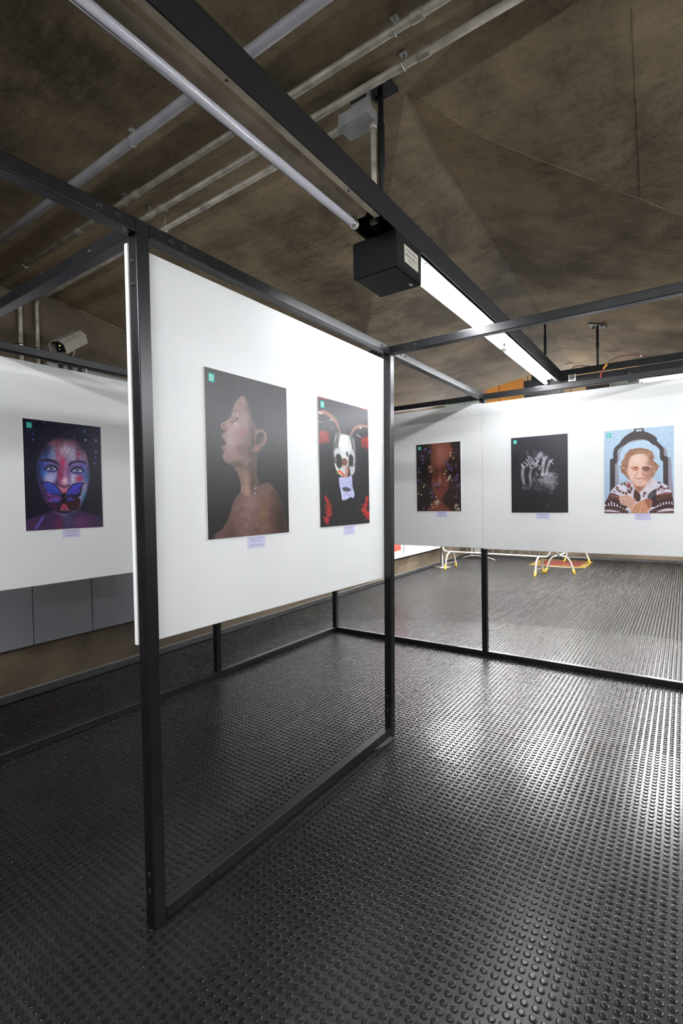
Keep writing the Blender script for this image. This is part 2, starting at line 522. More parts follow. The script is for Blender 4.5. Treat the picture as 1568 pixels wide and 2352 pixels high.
# ---- walls
mb = MB()
mb.hexa([(-4, wy(-4), -0.02), (12.25, wy(12.25), -0.02), (12.25, wy(12.25)+.3, -0.02), (-4, wy(-4)+.3, -0.02)],
        [(-4, wy(-4), 4.9), (12.25, wy(12.25), 4.9), (12.25, wy(12.25)+.3, 4.9), (-4, wy(-4)+.3, 4.9)])
tag(mb.build('wall_left', M['wallc']), kind='structure')
mb = MB().box((12.1, -6.2, -0.02), (12.4, 3.22, 4.9))
wb = tag(mb.build('wall_back', [M['wallc']]), kind='structure')
tag(MB().box((-4.2, -6.4, -0.02), (12.4, -6.1, 4.9)).build('wall_right', M['wallc']), kind='structure')
tag(MB().box((-4.3, -6.2, -0.02), (-4.0, wy(-4)+.1, 4.9)).build('wall_front', M['wallc']), kind='structure')
# hall beyond the concrete soffit has a higher pale ceiling
tag(MB().box((6.1, -6.2, 4.9), (12.4, 3.4, 5.05)).build('ceiling_hall', M['cream']), kind='structure')
tag(MB().box((5.80, -6.2, 3.2), (6.1, 3.3, 5.05)).build('trim_1', M['ceiling']), kind='structure')

# ---- skirting
def strip_on_wall(x0, x1, d0, d1, z0, z1):
    return MB().hexa([(x0, wy(x0)-d1, z0), (x1, wy(x1)-d1, z0), (x1, wy(x1)-d0, z0), (x0, wy(x0)-d0, z0)],
                     [(x0, wy(x0)-d1, z1), (x1, wy(x1)-d1, z1), (x1, wy(x1)-d0, z1), (x0, wy(x0)-d0, z1)])
bl = strip_on_wall(-4, 12.1, 0.001, 0.022, 0.001, 0.062).build('baseboard_left', M['skirt'], bevel=.004); tag(bl, kind='structure')
tag(MB().box((12.085, -6.1, 0.001), (12.1, 3.2, 0.062)).build('baseboard_back', M['skirt']), kind='structure')
o = strip_on_wall(-4, 12.1, 0.001, 0.010, 0.062, 0.066).build('trim_2', M['greybox']); tag(o, kind='structure')

# ---- grey metal cladding panels on the left wall
cl_labels = {0: 'grey metal wall panel at the left edge under the butterfly portrait board',
             1: 'grey metal wall panel in the middle of the three under the left display board',
             2: 'grey metal wall panel nearest the tall front post, under the left display board'}
xs = [0.292+0.485*i for i in range(-1, 5)]
for i, x in enumerate(xs[:-1]):
    k = i-1
    x1 = x+0.485
    t = empty('wall_panel', ((x+x1)/2, wy(x), 0.41), cl_labels.get(k, 'grey metal wall panel hidden behind the white display boards'), 'wall panel', 'grey metal panels on the concrete wall')
    strip_on_wall(x+.003, x1-.003, 0.012, 0.040, 0.41, 2.30).build('sheet', M['clad'], t, bevel=.003)
    strip_on_wall(x+.02, x1-.02, 0.001, 0.0125, 0.45, 2.26).build('backing', M['gap'], t)

# ================================================================== DISPLAY FRAME
S = 0.05; H = 2.5
frame = empty('exhibition_stand', (1.8, 0.0, 0.0), 'black square-tube steel stand carrying the white display boards', 'exhibition stand')
def beam(name, a, b, w=S, up=(0, 0, 1), mat='frame', parent=frame):
    # a, b: centre line ends
    a = Vector(a); b = Vector(b); t = (b-a).normalized(); up = Vector(up)
    s_ = t.cross(up).normalized(); u = s_.cross(t).normalized(); h = w/2
    c = [(-h, -h), (h, -h), (h, h), (-h, h)]
    mb = MB(); mb.hexa([a+s_*x+u*y for x, y in c], [b+s_*x+u*y for x, y in c])
    return mb.build(name, M[mat], parent, bevel=.0035)
XA, XBb, XBt, XC, YD, XE = 0.0, 1.722, 1.785, 3.60, 1.77, 1.83
h = S/2
def bolt(p, nrm, parent, r=0.011):
    mb = MB().lathe(p, [(r, -0.002), (r, 0.0012), (r*0.85, 0.0028), (r*0.42, 0.003), (r*0.38, 0.0008), (0.0005, 0.0008)], nrm, 14)
    return mb.build('bolt', M['bolt'], parent)
def post(x0, y0, x1, y1, bolts=()):
    o = beam('post', (x0+h, y0+h, 0.0), (x1+h, y1+h, H-S), up=(0, 1, 0))
    for p, nn in bolts: bolt(p, nn, o)
    return o
post(XA, 0, XA, 0, [((XA, .025, 2.36), (-1,0,0)), ((XA, .025, 2.28), (-1,0,0)), ((XA, .025, .19), (-1,0,0)), ((XA, .025, .13), (-1,0,0))])
post(XBb, 0, XBt, 0, [((XBt-.003, .025, 2.37), (-1,0,0)), ((XBt-.004, .025, 2.315), (-1,0,0)), ((XBb+.001, .025, .16), (-1,0,0)), ((XBb, .025, .25), (-1,0,0))])
post(XC, 0, XC, 0)
post(XC, YD, XC, YD)
post(XE, YD, XE, YD)
post(0, YD, 0, YD)
post(XBt, -1.8, XBt, -1.8)
post(XC, -1.8, XC, -1.8)
post(-1.8, 0, -1.8, 0)
post(-1.8, YD, -1.8, YD)
zt = H-h
def rail(a, b, bolts=()):
    o = beam('top_rail', a, b)
    for p, nn in bolts: bolt(p, nn, o)
    return o
NY = (0, -1, 0); NX = (-1, 0, 0)
rail((-1.75, h, zt), (XA, h, zt), [((-.129, 0, 2.478), NY), ((-.068, 0, 2.478), NY)])
rail((XA+S, h, zt), (XBt, h, zt), [((.142, 0, 2.478), NY), ((.202, 0, 2.478), NY), ((1.68, 0, 2.478), NY), ((1.74, 0, 2.478), NY)])
rail((XBt+S, h, zt), (XC, h, zt), [((1.93, 0, 2.478), NY), ((1.99, 0, 2.478), NY), ((3.47, 0, 2.478), NY), ((3.53, 0, 2.478), NY)])
rail((XBt+h, 0, zt), (XBt+h, -1.75, zt), [((XBt, -.11, 2.475), NX), ((XBt, -.172, 2.475), NX)])
rail((XC+h, 0, zt), (XC+h, -1.75, zt), [((XC, -.11, 2.475), NX), ((XC, -.20, 2.475), NX)])
rail((XC+h, S, zt), (XC+h, YD, zt), [((XC, .32, 2.475), NX), ((XC, .38, 2.475), NX)])
rail((XBt+h, S, zt), (XBt+h, YD, zt))
rail((XA+h, S, zt), (XA+h, YD, zt), [((XA, .30, 2.475), NX)])
rail((-1.75, YD+h, zt), (XC, YD+h, zt))
rail((XBt+S, -1.8+h, zt), (XC, -1.8+h, zt))
rail((-1.8+h, S, zt), (-1.8+h, YD, zt))
# cube joints where the tubes meet
for x, y in ((XA, 0), (XBt, 0), (XC, 0), (XC, YD), (XBt, -1.8), (XC, -1.8), (-1.8, 0), (-1.8, YD)):
    MB().box((x+.0004, y+.0004, H-S-.0003), (x+S-.0004, y+S-.0004, H-.0004)).build('corner_joint', M['frame'], frame, bevel=.002)
def foot(a, b, bolts=()):
    o = beam('floor_rail', a, b)
    for p, nn in bolts: bolt(p, nn, o)
zf = h+.0005
foot((XA+S, h, zf), (XBb, h, zf), [((.16, 0, .03), NY), ((.26, 0, .03), NY), ((1.62, 0, .03), NY), ((1.55, 0, .03), NY)])
foot((-1.75, YD+h, zf), (0.0, YD+h, zf))
foot((0.05, YD+h, zf), (XE, YD+h, zf))
foot((XE+S, YD+h, zf), (XC, YD+h, zf))
foot((XC+h, YD, zf), (XC+h, S, zf))
foot((XC+h, 0, zf), (XC+h, -1.75, zf))
# wedge under the foot of the slanting post
sh = MB().prism([(1.50, -.004, 0.0), (1.60, -.034, 0.0), (1.66, -.03, 0.0), (1.71, -.012, 0.0), (1.70, .0, 0.0)], (0, 0, .004))
tag(sh.build('shim', M['shim']), 'thin grey shim on the floor at the foot of the slanting post', 'shim')

# ================================================================== WHITE BOARDS
def board(name, a, b, label, bev=.002):
    o = MB().box(a, b).build(name, M['white'], bevel=bev)
    return tag(o, label, 'display board', 'white display boards on the frame')
brd_ab = board('display_board', (-0.004, 0.0505, 1.012), (1.80, 0.0685, 2.428), 'large white board with the profile portrait and the skull print')
brd_l = board('display_board', (0.0, 1.751, 1.020), (1.79, 1.7695, 2.402), 'white board at the left edge behind the front one, with the butterfly portrait')
brd_dc = board('display_board', (3.5815, 0.025, 1.040), (3.5995, 1.75, 2.415), 'white board left of the far corner seam, half hidden, with the flower portrait')
brd_c = board('display_board', (3.5815, -1.77, 1.034), (3.5995, 0.0235, 2.408), 'white board on the right, with the pale hands print and the old woman')
for (y, z) in ((.055, 2.355), (.010, 2.325), (.040, 2.30), (.010, 2.263), (.052, 2.258), (.002, 2.23), (-.04, 2.385), (.05, 1.20), (.0, 1.14), (-.008, 1.13)):
    pr = brd_dc if y > .024 else brd_c
    MB().lathe((3.582, y, z), [(.0032, -.001), (.0032, .0008), (.001, .0009)], (-1, 0, 0), 8).build('screw_hole', M['gap'], pr)

# ================================================================== PHOTO PAINTER
def srgb(c):
    c = np.asarray(c, float)/255.0
    return np.where(c <= 0.04045, c/12.92, ((c+0.055)/1.055)**2.4)

def smooth_closed(pts, k=5):
    P = np.asarray(pts, float); n = len(P); out = []
    for i in range(n):
        p0, p1, p2, p3 = P[i-1], P[i], P[(i+1) % n], P[(i+2) % n]
        for t in np.arange(k)/k:
            out.append(0.5*((2*p1)+(-p0+p2)*t+(2*p0-5*p1+4*p2-p3)*t*t+(-p0+3*p1-3*p2+p3)*t**3))
    return np.array(out)

def smooth_open(pts, k=5):
    P = np.asarray(pts, float)
    if len(P) < 3: return P
    Q = np.vstack([2*P[0]-P[1], P, 2*P[-1]-P[-2]]); out = []
    for i in range(1, len(Q)-2):
        p0, p1, p2, p3 = Q[i-1:i+3]
        for t in np.arange(k)/k:
            out.append(0.5*((2*p1)+(-p0+p2)*t+(2*p0-5*p1+4*p2-p3)*t*t+(-p0+3*p1-3*p2+p3)*t**3))
    out.append(P[-1]); return np.array(out)

class Paint:
    """paints a flat print; shapes are given in the frame of a slanted view whose four print corners are c"""
    def __init__(s, c, nx, ny):
        s.nx, s.ny = nx, ny
        src = [(0, 0), (1, 0), (1, 1), (0, 1)]
        A = []; B = []
        for (u, v), (x, y) in zip(src, c):
            A.append([u, v, 1, 0, 0, 0, -u*x, -v*x]); B.append(x)
            A.append([0, 0, 0, u, v, 1, -u*y, -v*y]); B.append(y)
        Hh = np.linalg.solve(np.array(A, float), np.array(B, float))
        u, v = np.meshgrid(np.arange(nx+1)/nx, np.arange(ny+1)/ny)
        u = u.ravel(); v = v.ravel(); w = Hh[6]*u+Hh[7]*v+1
        s.u, s.v = u, v
        s.X = (Hh[0]*u+Hh[1]*v+Hh[2])/w; s.Y = (Hh[3]*u+Hh[4]*v+Hh[5])/w
        s.px = abs(c[1][0]-c[0][0])/nx
        s.C = np.zeros((len(u), 3))
    def mixin(s, a, col):
        a = np.clip(a, 0, 1)[:, None]; s.C = s.C*(1-a)+np.asarray(col, float)[None]*a
    def fill(s, col): s.C[:] = col
    def vgrad(s, c0, c1, y0, y1):
        t = np.clip((s.Y-y0)/(y1-y0), 0, 1)[:, None]; s.C = np.array(c0)*(1-t)+np.array(c1)*t
    def segdist(s, P, Q, sel):
        x = s.X[sel]; y = s.Y[sel]
        dx, dy = Q[0]-P[0], Q[1]-P[1]; L = dx*dx+dy*dy+1e-9
        t = np.clip(((x-P[0])*dx+(y-P[1])*dy)/L, 0, 1)
        return (x-P[0]-t*dx)**2+(y-P[1]-t*dy)**2
    def cover(s, pts, soft, smooth=True):
        P = smooth_closed(pts) if smooth else np.asarray(pts, float)
        lo = P.min(0)-soft*1.5-2; hi = P.max(0)+soft*1.5+2
        sel = np.where((s.X > lo[0]) & (s.X < hi[0]) & (s.Y > lo[1]) & (s.Y < hi[1]))[0]
        a = np.zeros(len(s.X))
        if len(sel) == 0: return a
        x = s.X[sel]; y = s.Y[sel]; ins = np.zeros(len(sel), bool); d = np.full(len(sel), 1e12)
        for i in range(len(P)):
            p, q = P[i-1], P[i]
            if p[1] != q[1]:
                c = ((p[1] > y) != (q[1] > y)) & (x < (q[0]-p[0])*(y-p[1])/(q[1]-p[1])+p[0]); ins ^= c
            d = np.minimum(d, s.segdist(p, q, sel))
        d = np.sqrt(d); sd = np.where(ins, d, -d)
        a[sel] = np.clip(0.5+sd/(max(soft, s.px*0.8)), 0, 1)
        return a
    def poly(s, pts, col, soft=3, alpha=1.0, smooth=True):
        s.mixin(s.cover(pts, soft, smooth)*alpha, col)
    def line(s, pts, w, col, alpha=1.0, soft=3, smooth=True):
        P = smooth_open(pts) if smooth else np.asarray(pts, float)
        lo = P.min(0)-w-soft-2; hi = P.max(0)+w+soft+2
        sel = np.where((s.X > lo[0]) & (s.X < hi[0]) & (s.Y > lo[1]) & (s.Y < hi[1]))[0]
        if len(sel) == 0: return
        d = np.full(len(sel), 1e12)
        for i in range(len(P)-1): d = np.minimum(d, s.segdist(P[i], P[i+1], sel))
        a = np.zeros(len(s.X)); a[sel] = np.clip((w/2-np.sqrt(d))/max(soft, s.px*.7)+0.5, 0, 1)
        s.mixin(a*alpha, col)
    def blob(s, x, y, rx, ry, col, alpha=1.0, ang=0, p=1.0):
        c, n_ = math.cos(math.radians(ang)), math.sin(math.radians(ang))
        dx = s.X-x; dy = s.Y-y
        q = ((dx*c+dy*n_)/rx)**2+((-dx*n_+dy*c)/ry)**2
        s.mixin(np.exp(-(q**p)*1.2)*alpha, col)
    def noise(s, cell, amp, seed=0, within=None):
        r = np.random.default_rng(seed)
        gx = (s.X-s.X.min())/cell; gy = (s.Y-s.Y.min())/cell
        G = r.normal(0, 1, (int(gy.max())+3, int(gx.max())+3))
        ix_, iy = gx.astype(int), gy.astype(int); fx, fy = gx-ix_, gy-iy
        fx = fx*fx*(3-2*fx); fy = fy*fy*(3-2*fy)
        n_ = (G[iy, ix_]*(1-fx)+G[iy, ix_+1]*fx)*(1-fy)+(G[iy+1, ix_]*(1-fx)+G[iy+1, ix_+1]*fx)*fy
        k = np.clip(1+amp*n_, 0, 3)
        if within is not None: k = 1+(k-1)*within
        s.C = s.C*k[:, None]
    def object(s, origin, udir, w, h, nrm, parent):
        o = Vector(origin); off = wloc(parent)
        ud = np.array(udir, float); base = np.array(o-off)
        P = base[None]+ud[None]*(s.u*w)[:, None]+np.array([0, 0, -1.0])[None]*(s.v*h)[:, None]
        nx, ny = s.nx, s.ny
        i = np.arange(nx)[None]+np.arange(ny)[:, None]*(nx+1); i = i.ravel()
        q = np.stack([i, i+nx+1, i+nx+2, i+1], 1).astype(np.int32)
        me = bpy.data.meshes.new('print')
        me.vertices.add(len(P)); me.vertices.foreach_set('co', P.astype(np.float32).ravel())
        me.loops.add(q.size); me.loops.foreach_set('vertex_index', q.ravel())
        me.polygons.add(len(q)); me.polygons.foreach_set('loop_start', np.arange(len(q), dtype=np.int32)*4)
        me.update(calc_edges=True)
        at = me.color_attributes.new('ink', 'FLOAT_COLOR', 'POINT')
        C = srgb(np.clip(s.C, 0, 255)); C = np.concatenate([C, np.ones((len(C), 1))], 1)
        at.data.foreach_set('color', C.astype(np.float32).ravel())
        me.materials.append(M['print'])
        ob = bpy.data.objects.new('print', me); COL.objects.link(ob); ob.parent = parent
        return ob

def face_quad(o, ud, n, u0, u1, z0, z1, d0, d1):
    """slab standing on a board: o = origin, ud = right direction, n = outward normal"""
    o = Vector(o); ud = Vector(ud); n = Vector(n)
    def P(u, z, d): return o+ud*u+n*d+Vector((0, 0, z))
    return MB().hexa([P(u0, z0, d0), P(u1, z0, d0), P(u1, z0, d1), P(u0, z0, d1)], [P(u0, z1, d0), P(u1, z1, d0), P(u1, z1, d1), P(u0, z1, d1)])

def photo(paint, origin, udir, nrm, w, h, label, caption, cap_label, badge=(.036, .038, .035)):
    """origin = top left corner on the board surface"""
    ud = Vector(udir); n = Vector(nrm); o = Vector(origin)
    r = empty('photo_print', o, label, 'photograph', 'mounted photographs on the white boards')
    face_quad(o, ud, n, 0, w, -h, 0, 0.0003, 0.005).build('foam_board', M['foam'], r)
    paint.object(o+n*0.0054, ud, w, h, n, r)
    bu, bz, bs = badge
    b = face_quad(o, ud, n, bu-bs*.45, bu+bs*.45, -bz-bs*.5, -bz+bs*.5, 0.0056, 0.0059).build('logo_badge', M['teal'], r)
    v, f = text_geo('D', bs*.8)
    mb = MB(); c = o+ud*bu+n*0.0061+Vector((0, 0, -bz-bs*.28))
    mb.add([c+ud*a+Vector((0, 0, bb)) for a, bb, _ in v], f); mb.build('letter', M['paperwhite'], b)
    # caption card
    cw, chh = .112, .052
    cu = w/2+.03; cz = -h-.006-chh
    co = o+ud*(cu-cw/2)+Vector((0, 0, cz))
    cr = empty('caption_card', co, cap_label, 'caption card', 'lilac caption cards under the photographs')
    face_quad(co, ud, n, 0, cw, 0, chh, 0.0003, 0.0011).build('card', M['lilac'], cr)
    for i, (tx, zz) in enumerate(zip(caption, (.040, .0285, .0095))):
        v, f = text_geo(tx, .0088)
        mb = MB(); c = co+ud*(cw/2)+n*0.0014+Vector((0, 0, zz))
        mb.add([c+ud*a+Vector((0, 0, bb)) for a, bb, _ in v], f); mb.build('printed_line', M['ink'], cr)
    return r

# ------------------------------------------------------------------ print 1: painted face with a butterfly over the mouth
def print_butterfly():
    p = Paint([(203,203),(1362,322),(1412,1812),(270,1890)], 170, 240)
    p.fill((9, 9, 30))
    p.blob(800, 500, 700, 300, (22, 16, 48), .8)
    r = random.Random(3)
    for k in range(70):
        x, y = r.uniform(220, 1360), r.uniform(230, 720)
        if 500 < x < 1120 and y > 430: continue
        p.blob(x, y, r.uniform(6, 22), r.uniform(6, 20), r.choice([(40, 60, 150), (70, 60, 150), (60, 110, 170), (50, 40, 110)]), r.uniform(.3, .9))
    for x, y, c in ((1130, 390, (110,160,220)), (1145, 520, (150,200,240)), (1300, 530, (140,180,200)), (1300, 700, (140,160,250)), (1295, 780, (90,100,190)), (1285, 870, (110,110,220)), (360, 525, (90,110,200)), (365, 440, (50,80,170)), (980, 482, (110,120,190)), (270, 275, (30,70,90)), (530, 270, (90,90,110))):
        p.blob(x, y, 16, 20, c, .95)
    # neck and shoulders
    p.poly([(270,1895),(290,1740),(450,1660),(640,1600),(700,1480),(1060,1460),(1100,1580),(1250,1620),(1380,1690),(1420,1820),(1410,1900)], (62, 36, 72), 30)
    p.blob(1080, 1760, 130, 90, (110, 62, 110), .8); p.blob(880, 1740, 80, 120, (80, 80, 130), .7)
    p.blob(760, 1790, 60, 110, (120, 40, 80), .7); p.blob(330, 1820, 140, 70, (70, 40, 80), .6)
    p.line([(520,1690),(470,1770),(420,1850)], 34, (100, 90, 190), .8, 20)
    p.poly([(700,1560),(900,1660),(1060,1560),(1070,1480),(700,1450)], (14, 12, 30), 40, .8)
    # face
    face = [(430,960),(450,820),(500,680),(600,550),(730,492),(860,490),(1000,530),(1100,640),(1175,800),(1200,960),(1195,1130),(1160,1300),(1090,1470),(1000,1600),(880,1660),(780,1650),(660,1560),(540,1400),(460,1200)]
    fc = p.cover(face, 40)
    p.mixin(fc, (142, 128, 165))
    def f(x, y, rx, ry, col, a=.9, ang=0):
        c, n_ = math.cos(math.radians(ang)), math.sin(math.radians(ang)); dx = p.X-x; dy = p.Y-y
        q = ((dx*c+dy*n_)/rx)**2+((-dx*n_+dy*c)/ry)**2
        p.mixin(np.exp(-q*1.2)*a*fc, col)
    f(560, 720, 100, 150, (36, 74, 140)); f(480, 950, 90, 180, (34, 62, 170)); f(520, 1050, 90, 70, (30, 120, 200))
    f(760, 560, 220, 70, (148, 82, 92)); f(980, 560, 120, 60, (120, 66, 90)); f(830, 690, 130, 110, (196, 178, 198))
    f(730, 720, 40, 150, (168, 80, 108)); f(1030, 740, 28, 120, (158, 46, 76)); f(960, 740, 50, 120, (176, 168, 190))
    f(650, 740, 50, 90, (130, 150, 190)); f(1120, 740, 60, 120, (150, 90, 120))
    f(600, 1120, 90, 90, (190, 170, 195)); f(660, 1060, 70, 110, (150, 160, 200)); f(480, 1200, 60, 160, (50, 40, 110))
    f(970, 1090, 70, 110, (200, 200, 225)); f(1120, 960, 80, 130, (70, 90, 180)); f(1165, 1060, 50, 140, (40, 130, 200)); f(1060, 1100, 60, 60, (176, 40, 80))
    f(1120, 1250, 60, 130, (150, 130, 175)); f(1130, 1380, 40, 90, (40, 130, 165)); f(960, 1650, 140, 60, (40, 70, 130))
    f(520, 1380, 90, 140, (90, 40, 100)); f(810, 860, 45, 110, (200, 40, 84)); f(780, 1060, 50, 160, (150, 30, 70))
    f(860, 1010, 34, 150, (196, 110, 150)); f(900, 1060, 30, 120, (110, 70, 130)); f(840, 1140, 55, 60, (222, 170, 190)); f(720, 1180, 40, 60, (60, 30, 80))
    f(830, 1290, 90, 70, (196, 90, 110)); f(820, 1540, 110, 60, (150, 50, 70)); f(1160, 900, 20, 200, (200, 90, 90), .5)
    # dark sides, dark hair falling over the brow
    for x, y, rx, ry, a in ((425, 1080, 70, 420, .8), (520, 640, 110, 110, .75), (1215, 900, 60, 420, .6), (1120, 610, 90, 90, .8), (480, 1380, 120, 160, .8), (640, 1590, 170, 70, .85), (1010, 1640, 130, 60, .6), (820, 480, 330, 60, .8)):
        f(x, y, rx, ry, (16, 10, 34), a)
    rr_ = random.Random(4)
    for k in range(26):
        x = rr_.uniform(540, 1120); y = 500+abs(x-820)*.35
        p.line([(x, y), (x+rr_.uniform(-50, 50), y+rr_.uniform(40, 110)), (x+rr_.uniform(-60, 60), y+rr_.uniform(80, 190))], rr_.uniform(4, 8), rr_.choice([(60, 24, 50), (110, 50, 66), (30, 14, 40)]), .45, 6)
    p.line([(450,820),(500,660),(600,540),(740,480),(860,478),(1000,520),(1110,640)], 40, (24, 12, 40), .6, 40)
    # eyes
    p.poly([(470,830),(560,805),(690,830),(760,890),(740,900),(650,860),(560,850),(480,850)], (34, 20, 56), 14)
    p.poly([(890,900),(930,850),(1030,828),(1130,840),(1165,885),(1120,868),(1030,860),(950,880),(900,920)], (34, 20, 50), 14)
    for cx, cy, s_ in ((640, 945, 1), (1025, 965, 1)):
        p.blob(cx-20, cy-20, 120, 60, (50, 34, 110), .8)
        p.blob(cx, cy+46, 90, 26, (44, 34, 110), .8); p.poly([(cx-75,cy+18),(cx-40,cy-14),(cx+10,cy-26),(cx+60,cy-6),(cx+85,cy+25),(cx+20,cy+34),(cx-40,cy+32)], (160, 164, 196), 8)
        p.line([(cx-92,cy+20),(cx-45,cy-20),(cx+10,cy-33),(cx+62,cy-12),(cx+90,cy+26)], 26, (14, 10, 30), .95, 6)
        p.line([(cx-75,cy+34),(cx-20,cy+52),(cx+60,cy+44)], 16, (50, 40, 100), .8, 10)
        p.blob(cx+2, cy+4, 34, 30, (66, 76, 112), 1, p=2); p.blob(cx+2, cy+4, 17, 17, (8, 8, 18), 1, p=2); p.blob(cx+12, cy-8, 6, 6, (220, 225, 240), 1)
    # nose
    p.line([(760,920),(740,1050),(730,1160),(770,1200)], 20, (90, 24, 70), .6, 20)
    p.line([(770,1205),(840,1225),(905,1200)], 22, (60, 16, 44), .9, 14); p.blob(845, 1130, 34, 44, (236, 196, 214), .8)
    # butterfly
    blk = (8, 7, 20)
    p.poly([(490,1160),(560,1150),(650,1165),(720,1215),(780,1290),(830,1350),(820,1400),(770,1370),(640,1400),(590,1380),(560,1290),(530,1210)], blk, 8)
    p.poly([(525,1175),(600,1165),(680,1195),(740,1260),(800,1345),(760,1350),(650,1340),(590,1320),(560,1250)], (56, 74, 178), 12)
    p.poly([(575,1310),(640,1350),(760,1360),(730,1375),(640,1390),(600,1370)], (150, 74, 150), 12)
    p.poly([(860,1340),(890,1260),(950,1190),(1030,1160),(1135,1165),(1110,1200),(1090,1290),(1060,1370),(960,1370),(880,1380)], blk, 8)
    p.poly([(872,1325),(905,1265),(960,1200),(1030,1175),(1100,1180),(1075,1240),(1050,1320),(960,1345),(890,1350)], (70, 62, 190), 12)
    p.poly([(590,1400),(680,1370),(800,1380),(830,1430),(810,1500),(760,1570),(660,1580),(600,1500)], (34, 12, 44), 10)
    p.poly([(600,1410),(690,1378),(790,1385),(760,1440),(680,1450),(610,1460)], (120, 50, 130), 20); p.blob(700, 1430, 60, 40, (70, 90, 190), .8)
    p.blob(680, 1520, 60, 50, (90, 20, 70), .7)
    p.poly([(840,1400),(900,1365),(1000,1370),(1075,1410),(1060,1500),(1010,1580),(920,1570),(860,1500)], (40, 10, 26), 10)
    p.blob(920, 1410, 70, 34, (60, 74, 180), .9); p.blob(960, 1500, 90, 60, (70, 14, 34), .7)
    for a in range(9):
        t = a/8
        p.line([(820,1370),(560+40*t, 1180+190*t)], 5, (18, 14, 50), .45, 4); p.line([(860,1370),(1110-40*t, 1180+190*t)], 5, (18, 14, 50), .45, 4)
    p.line([(838,1330),(832,1400),(838,1500),(842,1570)], 34, (6, 6, 16), 1, 12)
    p.poly([(800,1500),(838,1470),(880,1520),(870,1570),(790,1570)], (170, 60, 84), 14, .8)
    p.line([(740,1590),(830,1610),(930,1590)], 30, (20, 8, 26), .9, 20)
    p.noise(26, .07, 1, fc)
    return p

